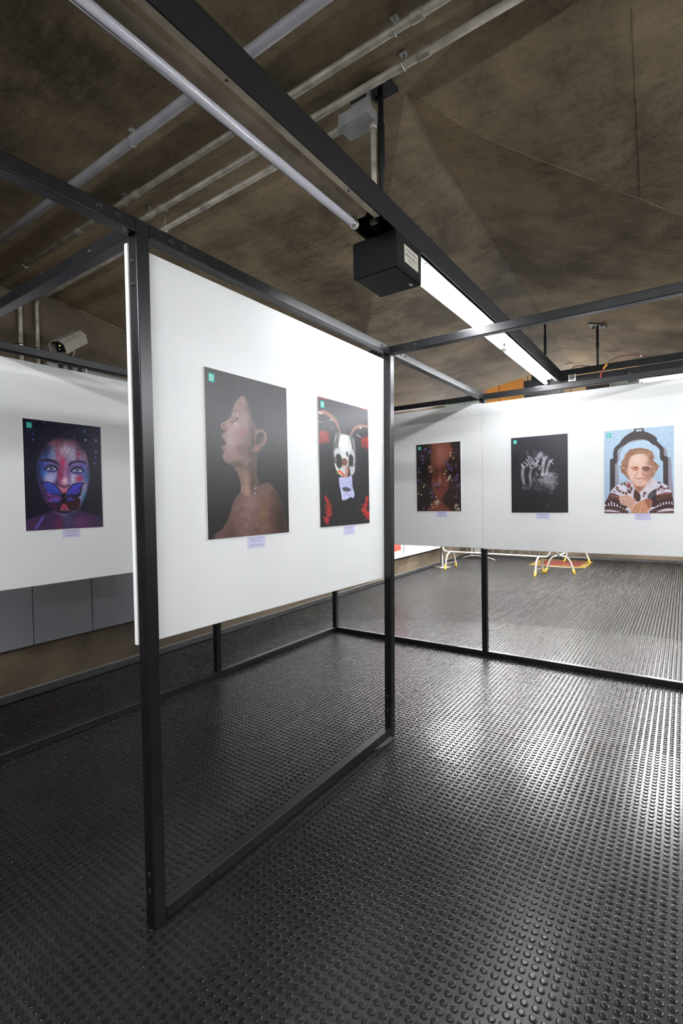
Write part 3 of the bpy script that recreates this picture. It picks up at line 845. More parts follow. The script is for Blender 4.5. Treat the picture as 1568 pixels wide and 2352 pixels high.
# ------------------------------------------------------------------ print 2: wet face in profile, head tilted back
def print_profile():
    p = Paint([(132,112),(1102,363),(1108,2053),(153,2155)], 190, 270)
    p.vgrad((46, 41, 45), (26, 24, 24), 300, 1900)
    p.blob(1000, 1000, 250, 500, (52, 50, 50), .5); p.blob(250, 1400, 200, 500, (42, 33, 32), .6); p.blob(950, 600, 300, 300, (44, 42, 50), .6)
    p.blob(780, 700, 220, 330, (30, 28, 31), .9)      # dark hair
    p.blob(850, 1250, 170, 320, (26, 25, 25), .85)
    # shoulders and chest
    body = [(262,2150),(330,2020),(400,1900),(440,1760),(500,1640),(560,1560),(590,1480),(720,1540),(790,1500),(870,1480),(950,1560),(1010,1680),(1060,1830),(1090,2050),(1100,2160)]
    bc = p.cover(body, 16); p.mixin(bc, (112, 82, 78))
    def bb(x, y, rx, ry, col, a, ang=0):
        c, n_ = math.cos(math.radians(ang)), math.sin(math.radians(ang)); dx = p.X-x; dy = p.Y-y
        q = ((dx*c+dy*n_)/rx)**2+((-dx*n_+dy*c)/ry)**2; p.mixin(np.exp(-q*1.2)*a*bc, col)
    bb(640, 1780, 110, 300, (150, 118, 116), .9, 15); bb(540, 1900, 110, 200, (128, 92, 86), .8); bb(860, 1640, 130, 120, (118, 84, 72), .9)
    bb(820, 1850, 80, 200, (128, 92, 66), .8); bb(1020, 1900, 120, 300, (44, 28, 24), .95); bb(940, 1900, 60, 260, (92, 58, 46), .7); bb(420, 2050, 80, 160, (92, 66, 56), .8)
    bb(980, 1600, 60, 120, (60, 44, 38), .8)
    # neck
    neck = [(470,1290),(520,1390),(545,1500),(550,1600),(620,1640),(740,1600),(760,1500),(735,1380),(740,1240),(745,1130),(680,1080),(560,1150)]
    nc = p.cover(neck, 14); p.mixin(nc, (138, 106, 92))
    p.mixin(nc*np.exp(-((p.X-700)/60)**2), (78, 56, 50)); p.mixin(nc*.8*np.exp(-((p.X-610-(p.Y-1400)*.1)/40)**2), (160, 128, 112)); p.mixin(nc*.7*np.exp(-((p.Y-1250)/90)**2), (92, 68, 60))
    # head
    head = [(640,452),(560,470),(505,530),(470,600),(445,680),(405,740),(350,775),(322,800),(325,840),(350,860),(375,885),(345,905),(330,935),(345,975),(370,1010),(372,1035),(335,1045),(330,1080),(352,1110),(340,1150),(338,1190),(370,1240),(420,1265),(470,1300),(520,1330),(600,1290),(700,1200),(745,1120),(760,950),(740,820),(700,720),(670,600),(660,500)]
    hc = p.cover(head, 7); p.mixin(hc, (150, 118, 114))
    def hh(x, y, rx, ry, col, a, ang=0):
        c, n_ = math.cos(math.radians(ang)), math.sin(math.radians(ang)); dx = p.X-x; dy = p.Y-y
        q = ((dx*c+dy*n_)/rx)**2+((-dx*n_+dy*c)/ry)**2; p.mixin(np.exp(-q*1.2)*a*hc, col)
    hh(560, 540, 70, 80, (156, 124, 114), .8); hh(650, 560, 40, 130, (110, 84, 76), .8); hh(500, 820, 70, 80, (178, 150, 146), .9)
    hh(430, 990, 60, 110, (182, 156, 156), .9); hh(590, 900, 70, 80, (146, 92, 88), .8); hh(600, 1090, 110, 100, (104, 72, 64), .9)
    hh(700, 900, 60, 220, (74, 52, 48), .95); hh(700, 1120, 80, 110, (60, 42, 38), .9); hh(400, 1200, 60, 50, (150, 112, 106), .8)
    hh(500, 1270, 110, 50, (72, 52, 44), .95); hh(370, 830, 26, 28, (170, 110, 100), .8); hh(430, 760, 50, 30, (172, 140, 134), .8)
    hh(480, 700, 50, 60, (118, 92, 90), .8)
    hb = p.cover([(600,440),(660,440),(800,600),(850,800),(800,880),(715,900),(700,1040),(760,1150),(790,900),(740,820),(700,760),(668,640),(640,540)], 46)
    p.mixin(hb*.93, (31, 29, 31))
    p.poly([(332,975),(352,968),(372,1005),(374,1036),(345,1040)], (24, 14, 15), 5)         # open mouth
    p.line([(335,938),(350,975),(368,1000)], 15, (126, 76, 78), .8, 6); p.line([(335,1052),(350,1075),(360,1100)], 22, (138, 88, 92), .8, 8)
    p.line([(352,800),(360,830),(385,850),(378,885)], 13, (74, 40, 36), .7, 8)               # nostril
    p.line([(448,690),(462,650),(490,635),(515,645)], 12, (58, 40, 38), .85, 7)                # brow
    p.line([(445,765),(475,762),(505,745),(522,722)], 16, (36, 24, 24), .95, 7); p.line([(440,770),(452,775)], 8, (30, 20, 20), .9, 4)
    r = random.Random(5)
    for k in range(26): p.blob(490+r.uniform(-34, 36), 668+r.uniform(-28, 34), 5, 6, (230, 225, 230), r.uniform(.4, .95))
    p.blob(490, 770, 7, 6, (230, 220, 220), .8); p.blob(408, 800, 5, 8, (220, 200, 200), .7)
    # ear
    ear = [(735,880),(790,845),(845,880),(865,950),(845,1020),(800,1070),(765,1110),(720,1120),(695,1095),(715,1040),(720,980),(715,930)]
    p.poly(ear, (124, 86, 76), 9); p.poly([(750,910),(800,880),(830,930),(815,1000),(770,1040),(735,1030),(735,960)], (34, 24, 22), 12)
    p.line([(745,895),(795,862),(840,895),(852,955),(832,1015),(790,1055)], 13, (158, 116, 100), .85, 9); p.line([(800,960),(795,1010),(760,1040)], 16, (140, 98, 84), .8, 10)
    p.blob(740, 1080, 34, 28, (160, 110, 104), .8); p.blob(700, 1098, 8, 10, (230, 210, 205), .8); p.blob(742, 884, 10, 8, (220, 200, 190), .8)
    # water
    for pts, w, a in (([(465,860),(478,1000),(476,1120),(500,1240),(530,1360),(560,1560)], 5, .6), ([(430,1170),(440,1220),(485,1290)], 5, .55), ([(620,700),(632,820),(630,950)], 6, .3),
                      ([(705,1200),(700,1300),(720,1400),(712,1530)], 7, .7), ([(690,1760),(650,1840),(620,1950),(600,2040)], 9, .55), ([(835,1480),(880,1505),(930,1560),(1000,1640)], 6, .55),
                      ([(480,1440),(490,1540),(480,1680)], 7, .3)):
        p.line(pts, w*.8, (205, 176, 156), a*.55, 7)
    for k in range(16): p.blob(714+r.uniform(-16, 16), 1570+r.uniform(-40, 40), 5, 7, (235, 225, 220), r.uniform(.4, .9))
    for k in range(60): p.blob(r.uniform(420, 900), r.uniform(1560, 2080), 4, 6, r.choice([(60, 36, 34), (190, 160, 150)]), r.uniform(.2, .6))
    for k in range(40): p.blob(r.uniform(400, 690), r.uniform(760, 1280), 3, 4, r.choice([(215, 195, 190), (110, 76, 70)]), r.uniform(.2, .6))
    p.C *= .88
    p.noise(14, .04, 3); p.noise(60, .05, 4)
    return p

# ------------------------------------------------------------------ print 3: horned skull with a small figure in a white dress
def print_skull():
    p = Paint([(135,145),(870,325),(875,2022),(152,2112)], 170, 240)
    p.vgrad((44, 42, 52), (20, 17, 21), 300, 1300)
    p.poly([(135,140),(280,185),(240,195),(135,172)], (150, 42, 52), 12, smooth=False); p.poly([(740,290),(880,322),(880,345),(760,305)], (190, 40, 46), 12, smooth=False)
    r = random.Random(8)
    for x, y, rx, ry in ((225, 740, 78, 70), (170, 810, 60, 60), (250, 800, 50, 40), (820, 800, 62, 60), (860, 860, 40, 70), (200, 700, 60, 40), (850, 780, 50, 50)):
        p.blob(x, y, rx, ry, (140, 36, 34), .95, p=2)
    for k in range(60): p.blob(r.uniform(150, 290), r.uniform(680, 850), 12, 12, r.choice([(170, 50, 46), (110, 24, 26)]), .5)
    for k in range(50): p.blob(r.uniform(770, 870), r.uniform(760, 900), 12, 12, r.choice([(200, 50, 46), (130, 26, 28)]), .5)
    # flowers at the foot
    for n_, (ax, ay, bx, by, sp) in enumerate(((225, 1640, 270, 1760, 22), (270, 1760, 290, 1880, 42), (290, 1860, 250, 1980, 40), (240, 1980, 250, 2040, 26), (845, 1640, 820, 1760, 22), (810, 1760, 800, 1860, 44), (810, 1850, 850, 1960, 30), (850, 1860, 865, 1900, 22))):
        for k in range(60):
            t = r.random(); p.blob(ax+(bx-ax)*t+r.gauss(0, sp*.55), ay+(by-ay)*t+r.gauss(0, 12), 9, 10, r.choice([(190, 30, 24), (150, 20, 20), (215, 60, 40), (100, 14, 14)]), .9, p=2)
    # horns
    for pts, ws in (([(120,430),(200,398),(290,440),(370,510),(425,610),(465,720)], (104, 116, 114, 100, 80, 50)), ([(885,600),(800,590),(720,600),(650,650),(610,740),(590,770)], (76, 92, 96, 84, 62, 36))):
        P = smooth_open(pts, 8)
        for i, q in enumerate(P):
            t = i/(len(P)-1)*(len(ws)-1); j = min(int(t), len(ws)-2); w = ws[j]+(ws[j+1]-ws[j])*(t-j)
            p.blob(q[0], q[1]+w*.1, w*.5, w*.5, (30, 22, 24), 1, p=4)
        for i, q in enumerate(P):
            t = i/(len(P)-1)*(len(ws)-1); j = min(int(t), len(ws)-2); w = ws[j]+(ws[j+1]-ws[j])*(t-j)
            p.blob(q[0]+w*.05, q[1]-w*.16, w*.30, w*.26, (140, 96, 84), .6, p=2)
    for x, y in ((190, 400), (328, 496), (760, 604), (150, 392)): p.blob(x, y, 20, 14, (240, 225, 220), .9)
    p.line([(310,610),(350,630)], 22, (150, 96, 80), .7, 12); p.line([(705,706),(760,745)], 12, (220, 210, 215), .8, 8); p.line([(137,530),(180,532)], 12, (200, 190, 190), .7, 6)
    p.blob(140, 470, 34, 40, (110, 60, 54), .6)
    # skull
    p.poly([(400,690),(455,680),(480,712),(585,732),(610,700),(640,740),(672,830),(690,960),(692,1080),(680,1180),(655,1290),(610,1330),(560,1290),(480,1290),(420,1290),(390,1200),(350,1060),(345,950),(362,820)], (84, 84, 82), 14)
    p.poly([(470,712),(580,730),(612,830),(628,930),(600,1010),(575,1080),(560,1180),(520,1180),(480,1080),(445,990),(430,900),(440,800)], (206, 206, 204), 16)
    p.blob(520, 860, 60, 110, (228, 228, 226), .8); p.poly([(385,930),(430,930),(440,1010),(400,1010),(380,1060),(365,1000)], (190, 190, 196), 12)
    p.poly([(600,960),(645,930),(665,1000),(668,1100),(650,1190),(640,1110),(610,1010)], (176, 178, 184), 12)
    p.poly([(408,1020),(440,1010),(470,1060),(480,1140),(460,1200),(432,1230),(405,1170),(398,1090)], (22, 20, 20), 9)
    p.poly([(590,1040),(615,1010),(645,1050),(640,1150),(610,1190),(590,1150)], (22, 20, 20), 9)
    p.poly([(380,1150),(400,1200),(440,1250),(430,1290),(400,1260),(370,1170)], (214, 214, 210), 8); p.poly([(600,1200),(650,1190),(672,1200),(655,1290),(620,1320),(600,1270)], (180, 180, 186), 10)
    for pts in ([(395,700),(390,760),(370,830)], [(652,770),(660,860),(672,930)], [(460,690),(470,740),(445,830)], [(604,716),(590,790),(620,870)]): p.line(pts, 9, (200, 200, 200), .7, 6)
    for k in range(24): p.line([(545+r.uniform(-10, 30), 980+r.uniform(-20, 40)), (560+r.uniform(-20, 40), 1020+r.uniform(-20, 40))], 4, (50, 50, 56), .6, 3)
    for k in range(120):
        x, y = r.uniform(360, 680), r.uniform(720, 1280); p.blob(x, y, 7, 12, r.choice([(225, 225, 225), (60, 60, 60)]), .22)
    # figure
    p.poly([(430,1375),(470,1352),(540,1360),(600,1320),(625,1350),(630,1480),(650,1560),(660,1600),(640,1660),(600,1650),(540,1685),(480,1695),(462,1600),(440,1480)], (178, 180, 214), 8)
    for pts in ([(450,1400),(520,1430),(600,1420)], [(455,1450),(540,1480),(615,1470)], [(600,1340),(612,1450),(618,1600)]): p.line(pts, 8, (138, 140, 180), .7, 6)
    p.poly([(475,1520),(540,1500),(600,1530),(590,1560),(530,1565),(490,1550)], (66, 66, 72), 14); p.line([(470,1500),(480,1690)], 12, (214, 214, 240), .8, 8); p.line([(500,1600),(560,1590),(600,1640)], 10, (110, 110, 140), .6, 8)
    p.poly([(480,1200),(530,1190),(580,1220),(590,1310),(540,1360),(480,1340),(440,1310),(440,1240)], (186, 196, 200), 8)
    p.poly([(530,1210),(570,1200),(585,1240),(570,1300),(530,1355),(505,1340),(525,1280)], (176, 124, 112), 7); p.poly([(560,1210),(595,1250),(590,1330),(550,1350),(575,1270)], (44, 32, 34), 6)
    p.poly([(415,1260),(460,1255),(505,1310),(500,1345),(455,1300),(420,1300)], (206, 66, 44), 8); p.blob(432, 1290, 30, 26, (220, 190, 60), .9); p.blob(412, 1290, 12, 18, (70, 130, 70), .7)
    p.blob(500, 1190, 22, 26, (190, 140, 120), .95, p=2); p.poly([(478,1100),(510,1068),(550,1085),(558,1140),(535,1180),(495,1160),(476,1130)], (104, 66, 48), 9)
    for k in range(14): p.blob(515+r.uniform(-30, 30), 1120+r.uniform(-40, 40), 9, 14, r.choice([(140, 96, 70), (60, 36, 26)]), .5)
    p.noise(12, .05, 3)
    return p

# ------------------------------------------------------------------ print 4: face among curls and small flowers
def print_flowers():
    p = Paint([(275,335),(1325,235),(1360,1915),(310,1920)], 130, 186)
    p.fill((42, 29, 25)); p.blob(350, 800, 220, 600, (26, 26, 26), .9); p.blob(1150, 1500, 250, 400, (54, 34, 26), .8); p.blob(450, 1780, 240, 200, (46, 28, 24), .7)
    p.poly([(620,280),(1010,265),(1100,360),(1130,480),(1060,640),(1000,760),(980,900),(1000,1060),(1060,1200),(1040,1380),(960,1500),(900,1580),(960,1760),(1120,1920),(560,1930),(640,1760),(760,1600),(700,1500),(660,1400),(640,1240),(650,1100),(690,980),(640,800),(620,600),(650,420)], (128, 74, 52), 60)
    p.blob(860, 520, 190, 260, (170, 114, 94), .95); p.blob(1060, 450, 70, 130, (160, 88, 56), .8); p.blob(830, 760, 120, 130, (168, 108, 90), .85); p.blob(700, 560, 60, 200, (116, 64, 46), .7)
    p.blob(840, 1010, 50, 160, (146, 84, 62), .9); p.blob(760, 980, 60, 170, (80, 44, 34), .7); p.blob(920, 930, 60, 120, (72, 42, 34), .7)
    p.blob(835, 1190, 34, 90, (200, 150, 146), .9); p.blob(850, 1220, 12, 30, (240, 215, 210), .9); p.blob(760, 1160, 80, 100, (120, 66, 44), .7); p.blob(900, 1260, 70, 60, (124, 68, 46), .8)
    p.blob(800, 1340, 90, 34, (66, 30, 24), .9); p.blob(850, 1330, 40, 26, (116, 62, 50), .9)
    p.poly([(735,1400),(800,1385),(850,1400),(930,1385),(960,1395),(900,1440),(830,1470),(770,1440)], (132, 50, 52), 12); p.line([(740,1402),(850,1420),(955,1395)], 9, (60, 22, 26), .9, 6); p.blob(850, 1455, 50, 16, (160, 76, 80), .7)
    p.blob(860, 1560, 130, 50, (140, 76, 54), .8); p.blob(860, 1640, 110, 40, (88, 46, 34), .7); p.blob(840, 1820, 150, 110, (128, 70, 52), .7); p.blob(850, 1860, 60, 40, (150, 100, 96), .6)
    r = random.Random(12)
    def curls(x0, y0, x1, y1, n_):
        for k in range(n_):
            x, y = r.uniform(x0, x1), r.uniform(y0, y1); a = r.uniform(0, 6.28); R = r.uniform(20, 55)
            pts = [(x+R*math.cos(a+t), y+R*.8*math.sin(a+t)) for t in (0, .8, 1.6, 2.4)]
            p.line(pts, r.uniform(5, 10), r.choice([(84, 54, 42), (20, 16, 15), (70, 44, 40), (16, 14, 14)]), .6, 5)
    curls(280, 350, 620, 1900, 130); curls(1080, 300, 1350, 1900, 110); curls(900, 1250, 1150, 1750, 50); curls(520, 1000, 700, 1500, 30)
    pur = [(120, 98, 160), (150, 128, 190), (96, 74, 136), (90, 64, 150)]
    for x, y, sx, sy in ((490,430,36,34),(600,500,36,34),(420,600,46,24),(430,700,34,50),(990,760,22,34),(1040,830,34,40),(1120,890,20,36),(1225,840,22,40),(1220,1120,40,54),(1260,1050,26,40),(1270,1310,50,40),(710,1310,44,36),(790,1270,34,18),(670,1590,44,42),(1230,1560,40,70),(345,980,34,36),(330,1190,18,26),(460,1850,24,50),(640,1480,24,22),(350,900,24,22)):
        for k in range(13): p.blob(x+r.gauss(0, sx*.55), y+r.gauss(0, sy*.55), 13, 14, r.choice(pur), .85, p=2)
    cr = [(236, 222, 196), (214, 190, 150), (245, 238, 220)]
    for x, y, sx, sy, c in ((600,860,50,40,[(216,160,124),(236,190,160),(200,140,100)]),(640,960,44,44,[(216,160,124),(236,190,160)]),(1085,1080,34,60,cr),(1050,1140,30,30,cr),(1015,1180,10,10,cr),(1130,1180,10,10,cr),(990,950,10,12,cr),(1085,515,16,22,cr),(1095,590,14,20,cr),(1160,640,14,14,cr),(455,1335,16,14,cr),(485,1290,8,12,cr),(405,1525,18,16,cr),(335,1505,12,12,cr),(790,1670,34,40,cr),(780,1740,44,34,cr),(740,1700,14,16,cr),(655,1765,12,12,cr),(680,1835,10,12,cr),(765,1800,8,10,cr),(750,1580,9,10,cr),(835,1695,10,10,cr),(1240,1770,36,40,cr),(1215,1840,16,16,cr),(1290,1860,40,30,cr),(960,1020,16,16,cr)):
        for k in range(int(4+sx*.35)): p.blob(x+r.gauss(0, sx*.5), y+r.gauss(0, sy*.5), 11, 11, r.choice(c), .95, p=2)
    for pts in ([(550,330),(590,400),(620,470)], [(550,330),(520,390)], [(1230,450),(1170,530),(1110,580)], [(1300,740),(1190,780),(1090,800)], [(380,1150),(430,1230),(480,1290)], [(400,1180),(410,1300)], [(345,1300),(340,1480)], [(360,1360),(400,1500)], [(570,1300),(610,1400),(640,1480)], [(620,1670),(700,1730),(770,1800)], [(640,1700),(680,1810)], [(1000,960),(1060,1050)], [(1200,540),(1150,620)]):
        p.line(pts, 7, (150, 130, 90), .8, 5)
    p.C = p.C*np.array([.88, .84, .86])
    p.noise(16, .05, 5)
    return p

# ------------------------------------------------------------------ print 5: pale hands dissolving into splashes
def print_hands():
    p = Paint([(210,312),(1340,222),(1355,1800),(225,1800)], 140, 196)
    p.vgrad((40, 37, 47), (24, 21, 26), 300, 1200)
    r = random.Random(21)
    g = lambda v: (v, v, v+7)
    for pts, ws, v, a in (([(430,820),(450,900),(440,1010),(455,1140),(475,1240)], (30, 44, 62, 56, 40), 150, .8),
                          ([(590,880),(610,950),(590,1050),(600,1150),(600,1260)], (30, 40, 60, 50, 40), 140, .75),
                          ([(860,700),(870,800),(850,930),(840,1040)], (56, 60, 56, 60), 165, .8),
                          ([(990,760),(960,850),(930,950),(920,1040)], (50, 52, 50, 60), 165, .8),
                          ([(810,620),(760,690),(730,800)], (90, 80, 50), 130, .8),
                          ([(920,690),(880,740),(850,800)], (70, 60, 50), 135, .8)):
        P = smooth_open(pts, 8)
        for i, q in enumerate(P):
            t = i/(len(P)-1)*(len(ws)-1); j = min(int(t), len(ws)-2); w = ws[j]+(ws[j+1]-ws[j])*(t-j)
            p.blob(q[0], q[1], w*.55, w*.55, g(v*1.15), .42*a, p=1.5)
    # fingers
    for a, b, w in (((520,740),(600,850),26),((560,720),(640,830),24),((600,700),(700,830),26),((470,790),(550,850),24),((640,800),(690,890),26),((700,840),(760,770),28),((740,790),(720,880),24),
                    ((820,880),(850,810),28),((800,900),(760,860),18),((750,930),(790,950),14),((760,910),(800,920),12),((430,850),(470,900),34),((545,850),(490,900),24),((590,880),(650,915),22),((1010,750),(1050,830),18),((1000,800),(1040,740),20)):
        p.line([a, b], w, g(190), .85, 12); p.line([(a[0]+8, a[1]+10), (b[0]+8, b[1]+10)], 6, g(30), .5, 5)
        p.blob(b[0], b[1], 9, 9, g(235), .8)
    p.line([(500,900),(505,980),(495,1080)], 30, g(20), .8, 20); p.line([(660,960),(650,1080)], 34, g(18), .7, 20); p.line([(900,830),(890,960)], 10, g(60), .7, 10); p.line([(960,800),(930,930)], 8, g(90), .6, 8)
    # splashes
    for cx, cy, sx, sy, n_, v in ((560,680,30,30,20,200),(680,640,40,50,26,150),(700,730,40,36,26,210),(540,600,40,24,12,150),(720,1040,40,40,26,220),(850,1040,50,40,40,225),(950,1050,60,50,50,215),(800,1160,60,60,60,170),(900,1180,70,80,90,190),
                            (1050,1150,70,110,120,175),(1030,1030,60,40,40,220),(1130,1080,40,60,30,170),(480,1290,60,50,60,140),(590,1270,60,60,60,140),(660,1120,50,60,40,150),(760,1300,90,70,80,110),(1040,1300,60,90,80,140),(950,1270,80,60,70,120),
                            (640,1200,60,50,40,130),(1120,1210,30,30,14,230),(440,1130,40,50,24,120),(380,710,50,40,6,120),(1080,930,60,40,8,110)):
        for k in range(n_):
            x, y = r.gauss(cx, sx*.6), r.gauss(cy, sy*.6); s_ = r.uniform(3, 8)
            p.blob(x, y, s_, s_*r.uniform(.8, 1.8), g(min(245, v*r.uniform(.6, 1.3))), r.uniform(.4, .9), 20)
    for k in range(40):
        x = r.uniform(720, 1140); y = r.uniform(1060, 1330); L = r.uniform(50, 130)
        p.line([(x, y), (x-L*.42, y+L)], r.uniform(4, 11), g(150), .32, 8, smooth=False)
    p.line([(1000,1440),(1040,1320)], 16, g(150), .4, 14); p.line([(920,1720),(985,1590)], 14, g(130), .6, 12)
    p.blob(1010, 1180, 110, 150, g(170), .45); p.blob(900, 1110, 110, 100, g(180), .45); p.blob(450, 1000, 40, 150, g(150), .35); p.blob(820, 660, 60, 60, g(170), .5)
    p.noise(12, .06, 3)
    return p

# ------------------------------------------------------------------ print 6: elderly woman in glasses before a dark wooden mirror frame
def print_woman():
    p = Paint([(145,230),(1405,130),(1405,1728),(158,1728)], 180, 230)
    p.vgrad((168, 192, 212), (158, 184, 208), 200, 1500)
    p.blob(800, 700, 500, 500, (190, 212, 228), .5); p.blob(200, 1300, 120, 400, (150, 176, 196), .5)
    # cast shadow of the frame (part of the printed picture)
    p.poly([(400,640),(470,520),(640,420),(800,370),(900,380),(560,470),(440,620),(430,760),(400,830),(420,1300),(340,1300),(340,830),(390,780)], (140, 128, 140), 16, .8)
    p.poly([(1220,520),(1280,600),(1290,720),(1350,740),(1370,1100),(1395,1420),(1300,1420),(1280,800),(1230,740)], (134, 122, 136), 16, .8)
    wood = (48, 32, 34)
    def slab(pts, soft=6): p.poly(pts, wood, soft, smooth=False)
    # outer wooden arch drawn as a thick band
    p.line([(300,1400),(298,780)], 92, wood, 1, 6, smooth=False)
    p.line([(1258,1380),(1255,740)], 92, wood, 1, 6, smooth=False)
    p.line([(298,800),(345,790),(352,700),(350,640),(370,560),(430,500),(480,450)], 76, wood, 1, 6)
    p.line([(1258,760),(1200,740),(1190,650),(1180,560),(1130,500),(1070,440)], 76, wood, 1, 6)
    slab([(450,405),(520,330),(600,275),(680,235),(690,185),(855,180),(870,235),(950,265),(1040,310),(1105,370),(1090,450),(1060,500),(1010,470),(950,420),(880,392),(800,385),(700,395),(600,430),(520,490),(470,520),(440,470)], 6)
    p.poly([(722,205),(828,200),(832,232),(722,240)], (180, 200, 214), 4, smooth=False)
    p.blob(860, 280, 16, 10, (130, 110, 110), .8); p.blob(1000, 340, 12, 8, (110, 90, 90), .6)
    for a in (0, 1, 2): p.line([(560+a*14, 400-a*34), (760, 320-a*20), (980+a*10, 380-a*28)], 5, (78, 56, 54), .35, 6)
    # hair
    hair = [(720,550),(820,545),(930,570),(1010,620),(1045,700),(1040,780),(1100,830),(1125,880),(1100,960),(1060,1010),(1040,1060),(990,1090),(960,1130),(640,1130),(600,1120),(560,1080),(520,1040),(465,980),(448,900),(470,800),(510,720),(540,650),(620,580)]
    p.poly(hair, (142, 96, 68), 16)
    r = random.Random(31)
    for k in range(150):
        i = r.randrange(len(hair)); a = hair[i]; t = r.uniform(.05, .34)
        x = a[0]+(790-a[0])*t+r.uniform(-30, 30); y = a[1]+(860-a[1])*t+r.uniform(-30, 30); an = math.atan2(y-880, x-790)+1.57
        L = r.uniform(18, 46); p.line([(x-L*math.cos(an), y-L*math.sin(an)), (x, y-6), (x+L*math.cos(an), y+L*math.sin(an))], r.uniform(6, 13), r.choice([(176, 126, 92), (112, 70, 48), (196, 152, 118), (96, 58, 42)]), .55, 6)
    for k in range(90):
        i = r.randrange(len(hair)); a = hair[i]; t = r.uniform(.0, .26)
        x = a[0]+(790-a[0])*t; y = a[1]+(860-a[1])*t
        if y > 1100 or (660 < x < 940 and y > 700): continue
        q = r.uniform(0, 6.28); R_ = r.uniform(14, 30)
        p.line([(x+R_*math.cos(q+w_), y+R_*math.sin(q+w_)) for w_ in (0, .9, 1.8, 2.7)], r.uniform(6, 11), r.choice([(188, 140, 104), (92, 56, 40), (214, 172, 138), (120, 76, 52)]), .7, 6)
    # sweater
    sw = [(150,1740),(160,1560),(220,1440),(280,1320),(360,1240),(480,1170),(620,1160),(700,1260),(760,1330),(860,1270),(960,1140),(1010,1100),(1120,1150),(1260,1220),(1330,1290),(1370,1400),(1400,1560),(1410,1740)]
    sc = p.cover(sw, 8); p.mixin(sc, (206, 200, 212))
    def sline(pts, w, col, a=1, soft=5):
        P = smooth_open(pts); d = np.full(len(p.X), 1e12); al = np.arange(len(p.X))
        for i in range(len(P)-1): d = np.minimum(d, p.segdist(P[i], P[i+1], al))
        p.mixin(np.clip((w/2-np.sqrt(d))/soft+.5, 0, 1)*a*sc, col)
    dk = (56, 24, 26); br = (92, 52, 34)
    sline([(170,1500),(260,1440),(400,1490),(520,1570)], 150, dk); sline([(230,1470),(330,1450),(420,1480)], 60, br, .8)
    sline([(160,1640),(280,1640),(430,1670),(560,1720)], 70, dk); sline([(150,1730),(300,1740),(500,1750)], 60, (96, 40, 34))
    sline([(1400,1440),(1270,1440),(1120,1480),(1040,1540)], 170, dk); sline([(1330,1420),(1200,1440),(1110,1470)], 60, br, .8)
    sline([(1410,1620),(1270,1610),(1110,1660),(1000,1720)], 76, dk); sline([(1410,1720),(1250,1730),(1050,1750)], 60, (96, 40, 34))
    for x in range(200, 520, 52): sline([(x, 1520+(x-200)*.18), (x+8, 1590+(x-200)*.2)], 30, dk)
    for x in range(1090, 1400, 50): sline([(x, 1540-(x-1090)*.1), (x, 1590-(x-1090)*.1)], 30, dk)
    for k in range(26):
        t = k/25; p.blob(170+t*400, 1650+t*44+6*math.sin(k*2), 7, 5, (220, 190, 180), .8); p.blob(1010+t*390, 1690-t*52, 7, 5, (220, 190, 180), .8)
    for k in range(22):
        t = k/21; sline([(270+t*200, 1400+t*40), (276+t*200, 1412+t*40)], 8, (214, 120, 120), .9); sline([(1090+t*250, 1400-t*40), (1096+t*250, 1412-t*40)], 8, (220, 130, 130), .9)
    for x, y, w, hh_, an in ((385,1265,30,20,30),(390,1305,34,18,20),(430,1335,30,22,-20),(490,1360,26,26,60),(545,1375,30,22,30),(600,1350,44,22,20),(600,1320,50,14,35),(330,1340,26,12,20),(520,1200,18,40,-30),(460,1200,16,22,30),(590,1230,40,50,-20),
                             (1180,1260,40,30,30),(1130,1300,40,22,-50),(1240,1290,34,18,-20),(1300,1280,24,24,0),(1190,1330,34,8,-10),(880,1370,30,30,0),(860,1420,20,24,0),(1140,1180,40,18,20),(1060,1330,60,20,-50),(640,1290,24,40,10)):
        q = (np.exp(-((((p.X-x)*math.cos(math.radians(an))+(p.Y-y)*math.sin(math.radians(an)))/w)**2+((-(p.X-x)*math.sin(math.radians(an))+(p.Y-y)*math.cos(math.radians(an)))/hh_)**2)**2*1.2))*sc
        p.mixin(q, random.Random(x).choice([(70, 34, 26), (60, 30, 34), (84, 48, 34)]))
    p.blob(585, 1215, 26, 40, (186, 30, 66), .9); p.poly([(1010,1330),(1080,1300),(1090,1380),(1050,1480),(960,1490),(930,1420)], (34, 26, 32), 20, .8)
    p.line([(560,1150),(500,1190),(470,1230)], 14, (50, 40, 50), .6, 10); p.line([(1010,1110),(960,1200),(880,1290)], 40, (216, 200, 204), .8, 16)
    p.poly([(700,1300),(760,1340),(800,1400),(800,1500),(740,1520),(680,1450)], (66, 34, 26), 10)
    # face and neck
    p.poly([(690,1160),(900,1160),(880,1260),(800,1345),(740,1330),(690,1260)], (170, 114, 90), 10); p.blob(790, 1265, 26, 60, (130, 76, 50), .8)
    fc_pts = [(600,780),(640,700),(720,660),(840,650),(930,700),(980,780),(1000,880),(990,1000),(960,1110),(920,1190),(840,1240),(760,1240),(680,1200),(630,1130),(590,1040),(570,960),(580,860)]
    p.poly(fc_pts, (216, 178, 160), 14)
    p.blob(760, 760, 130, 90, (232, 204, 188), .8); p.blob(950, 960, 60, 230, (150, 98, 84), .8); p.blob(680, 1060, 80, 90, (226, 180, 164), .7); p.blob(900, 1080, 60, 90, (176, 122, 104), .6)
    p.blob(800, 1190, 90, 40, (206, 160, 140), .8); p.blob(640, 1180, 60, 40, (170, 120, 98), .5); p.blob(980, 800, 40, 110, (140, 94, 76), .7)
    p.blob(830, 980, 26, 80, (212, 160, 140), .8); p.blob(860, 1020, 34, 30, (160, 100, 84), .8); p.blob(820, 1030, 22, 16, (230, 190, 176), .7)
